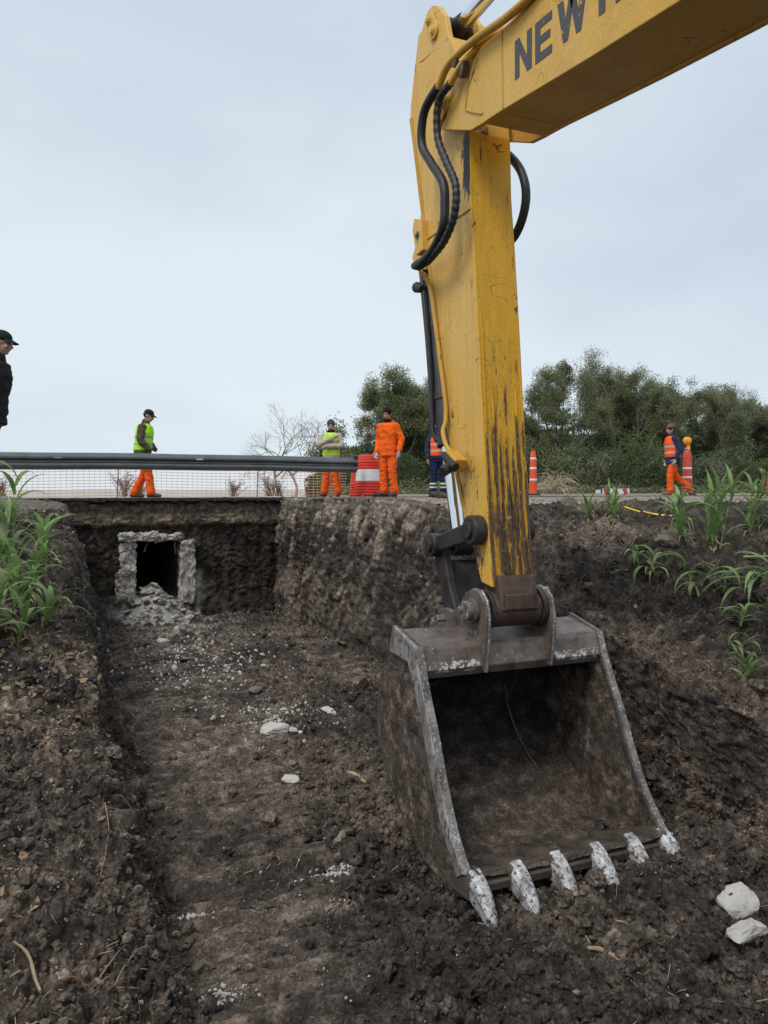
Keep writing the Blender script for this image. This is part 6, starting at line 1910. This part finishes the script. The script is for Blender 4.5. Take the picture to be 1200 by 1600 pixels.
person('man in a dark cap and charcoal jacket looking down, cut by the left frame edge', (-.84, 9.13, gz(-.84, 9.13)), face_r, 1.86,
       {'lean': (0, -.06), 'knL': (.10, .10, .49), 'anL': (.11, .30, .09), 'knR': (-.10, .12, .49), 'anR': (-.11, .36, .09), 'nod': 14, 'elL': (.25, .10, 1.13), 'wrL': (.20, -.06, .93), 'elR': (-.25, .03, 1.13), 'wrR': (-.2, -.14, .93), 'pocket': True, 'headoff': (0, -.05, .155), 'wide': 1.06},
       'jacket_black', 'trousers_greyrose', ('cap', 'cap_green'))
person('man in a lime vest, brown jacket and dark cap striding right behind the guardrail', (1.33, 16.25, -0.165), face_r, 1.82,
       {'lean': (0, -.04), 'nod': 22, 'headoff': (0, -.06, .15), 'knL': (.10, .00, .49), 'anL': (.11, .20, .09), 'knR': (-.10, -.14, .50), 'anR': (-.11, -.20, .09), 'elL': (.24, -.04, 1.12), 'wrL': (.18, -.20, .95), 'elR': (-.24, -.03, 1.12), 'wrR': (-.19, -.20, .94), 'pocket': True, 'hem': .78, 'wide': 1.08, 'toeL': (0, -1, 0), 'toeR': (0, -1, 0)},
       'jacket_brown', 'cloth_orange_trousers', ('cap', 'cap_green'), vest='vest_lime')
person('man in a grey beanie and lime vest, arms folded, behind the rail end', (5.52, 16.6, -0.168), face_c - R(10), 1.78,
       {'nod': 12, 'turn': 15, 'elL': (.26, -.10, 1.16), 'wrL': (-.02, -.22, 1.14), 'elR': (-.26, -.14, 1.18), 'wrR': (.08, -.20, 1.32), 'hdR': (.8, .1, .35), 'hdL': (-.9, -.1, -.25), 'pnL': (0, 1, 0), 'pnR': (0, 1, 0), 'hem': .80, 'anL': (.16, .0, .09), 'anR': (-.16, .02, .09)},
       'jacket_cream', 'cloth_orange_trousers', ('beanie', 'hat_grey'), vest='vest_yellow', scarf='scarf_navy')
person('man in full orange rainwear and black beanie standing right of the drum', (6.12, 14.60, -0.145), face_c - R(30), 1.86,
       {'nod': 16, 'turn': 5, 'lean': (.0, -.02), 'elL': (.275, .03, 1.13), 'wrL': (.27, -.05, .89), 'elR': (-.235, .03, 1.13), 'wrR': (-.21, -.10, .88), 'hem': .80, 'wide': 1.0, 'anL': (.13, .02, .09), 'anR': (-.10, .0, .09), 'knL': (.10, -.02, .49)},
       'cloth_orange', 'cloth_orange_trousers', ('beanie', 'hat_black'), gloves='glove_white', hood=True, scarf='hat_black')
person('worker in navy trousers with reflective bands, hidden from the waist up by the cylinder', (7.86, 15.75, -0.155), face_c, 1.76,
       {'hem': .86, 'elL': (.22, .03, 1.13), 'wrL': (.10, -.14, 1.05), 'anL': (.13, .02, .09), 'anR': (-.13, .0, .09)},
       'jacket_navy', 'trousers_navy', ('cap', 'hat_black'), vest='vest_orange')
person('man in an orange vest and patterned beanie walking left across the road', (14.15, 15.0, -0.135), face_l, 1.80,
       {'lean': (0, -.02), 'nod': 12, 'knL': (.09, -.10, .50), 'anL': (.09, -.10, .09), 'knR': (-.09, .08, .50), 'anR': (-.09, .42, .20), 'toeR': (0, -.8, -.6), 'toeL': (0, -1, 0), 'elL': (.25, .08, 1.12), 'wrL': (.24, -.02, .88), 'elR': (-.25, .06, 1.12), 'wrR': (-.24, -.04, .88), 'hem': .76, 'wide': 1.10},
       'jacket_navy', 'cloth_orange_trousers', ('beanie', 'hat_pattern'), boots='boot_tan', gloves='glove_white', vest='vest_orange')
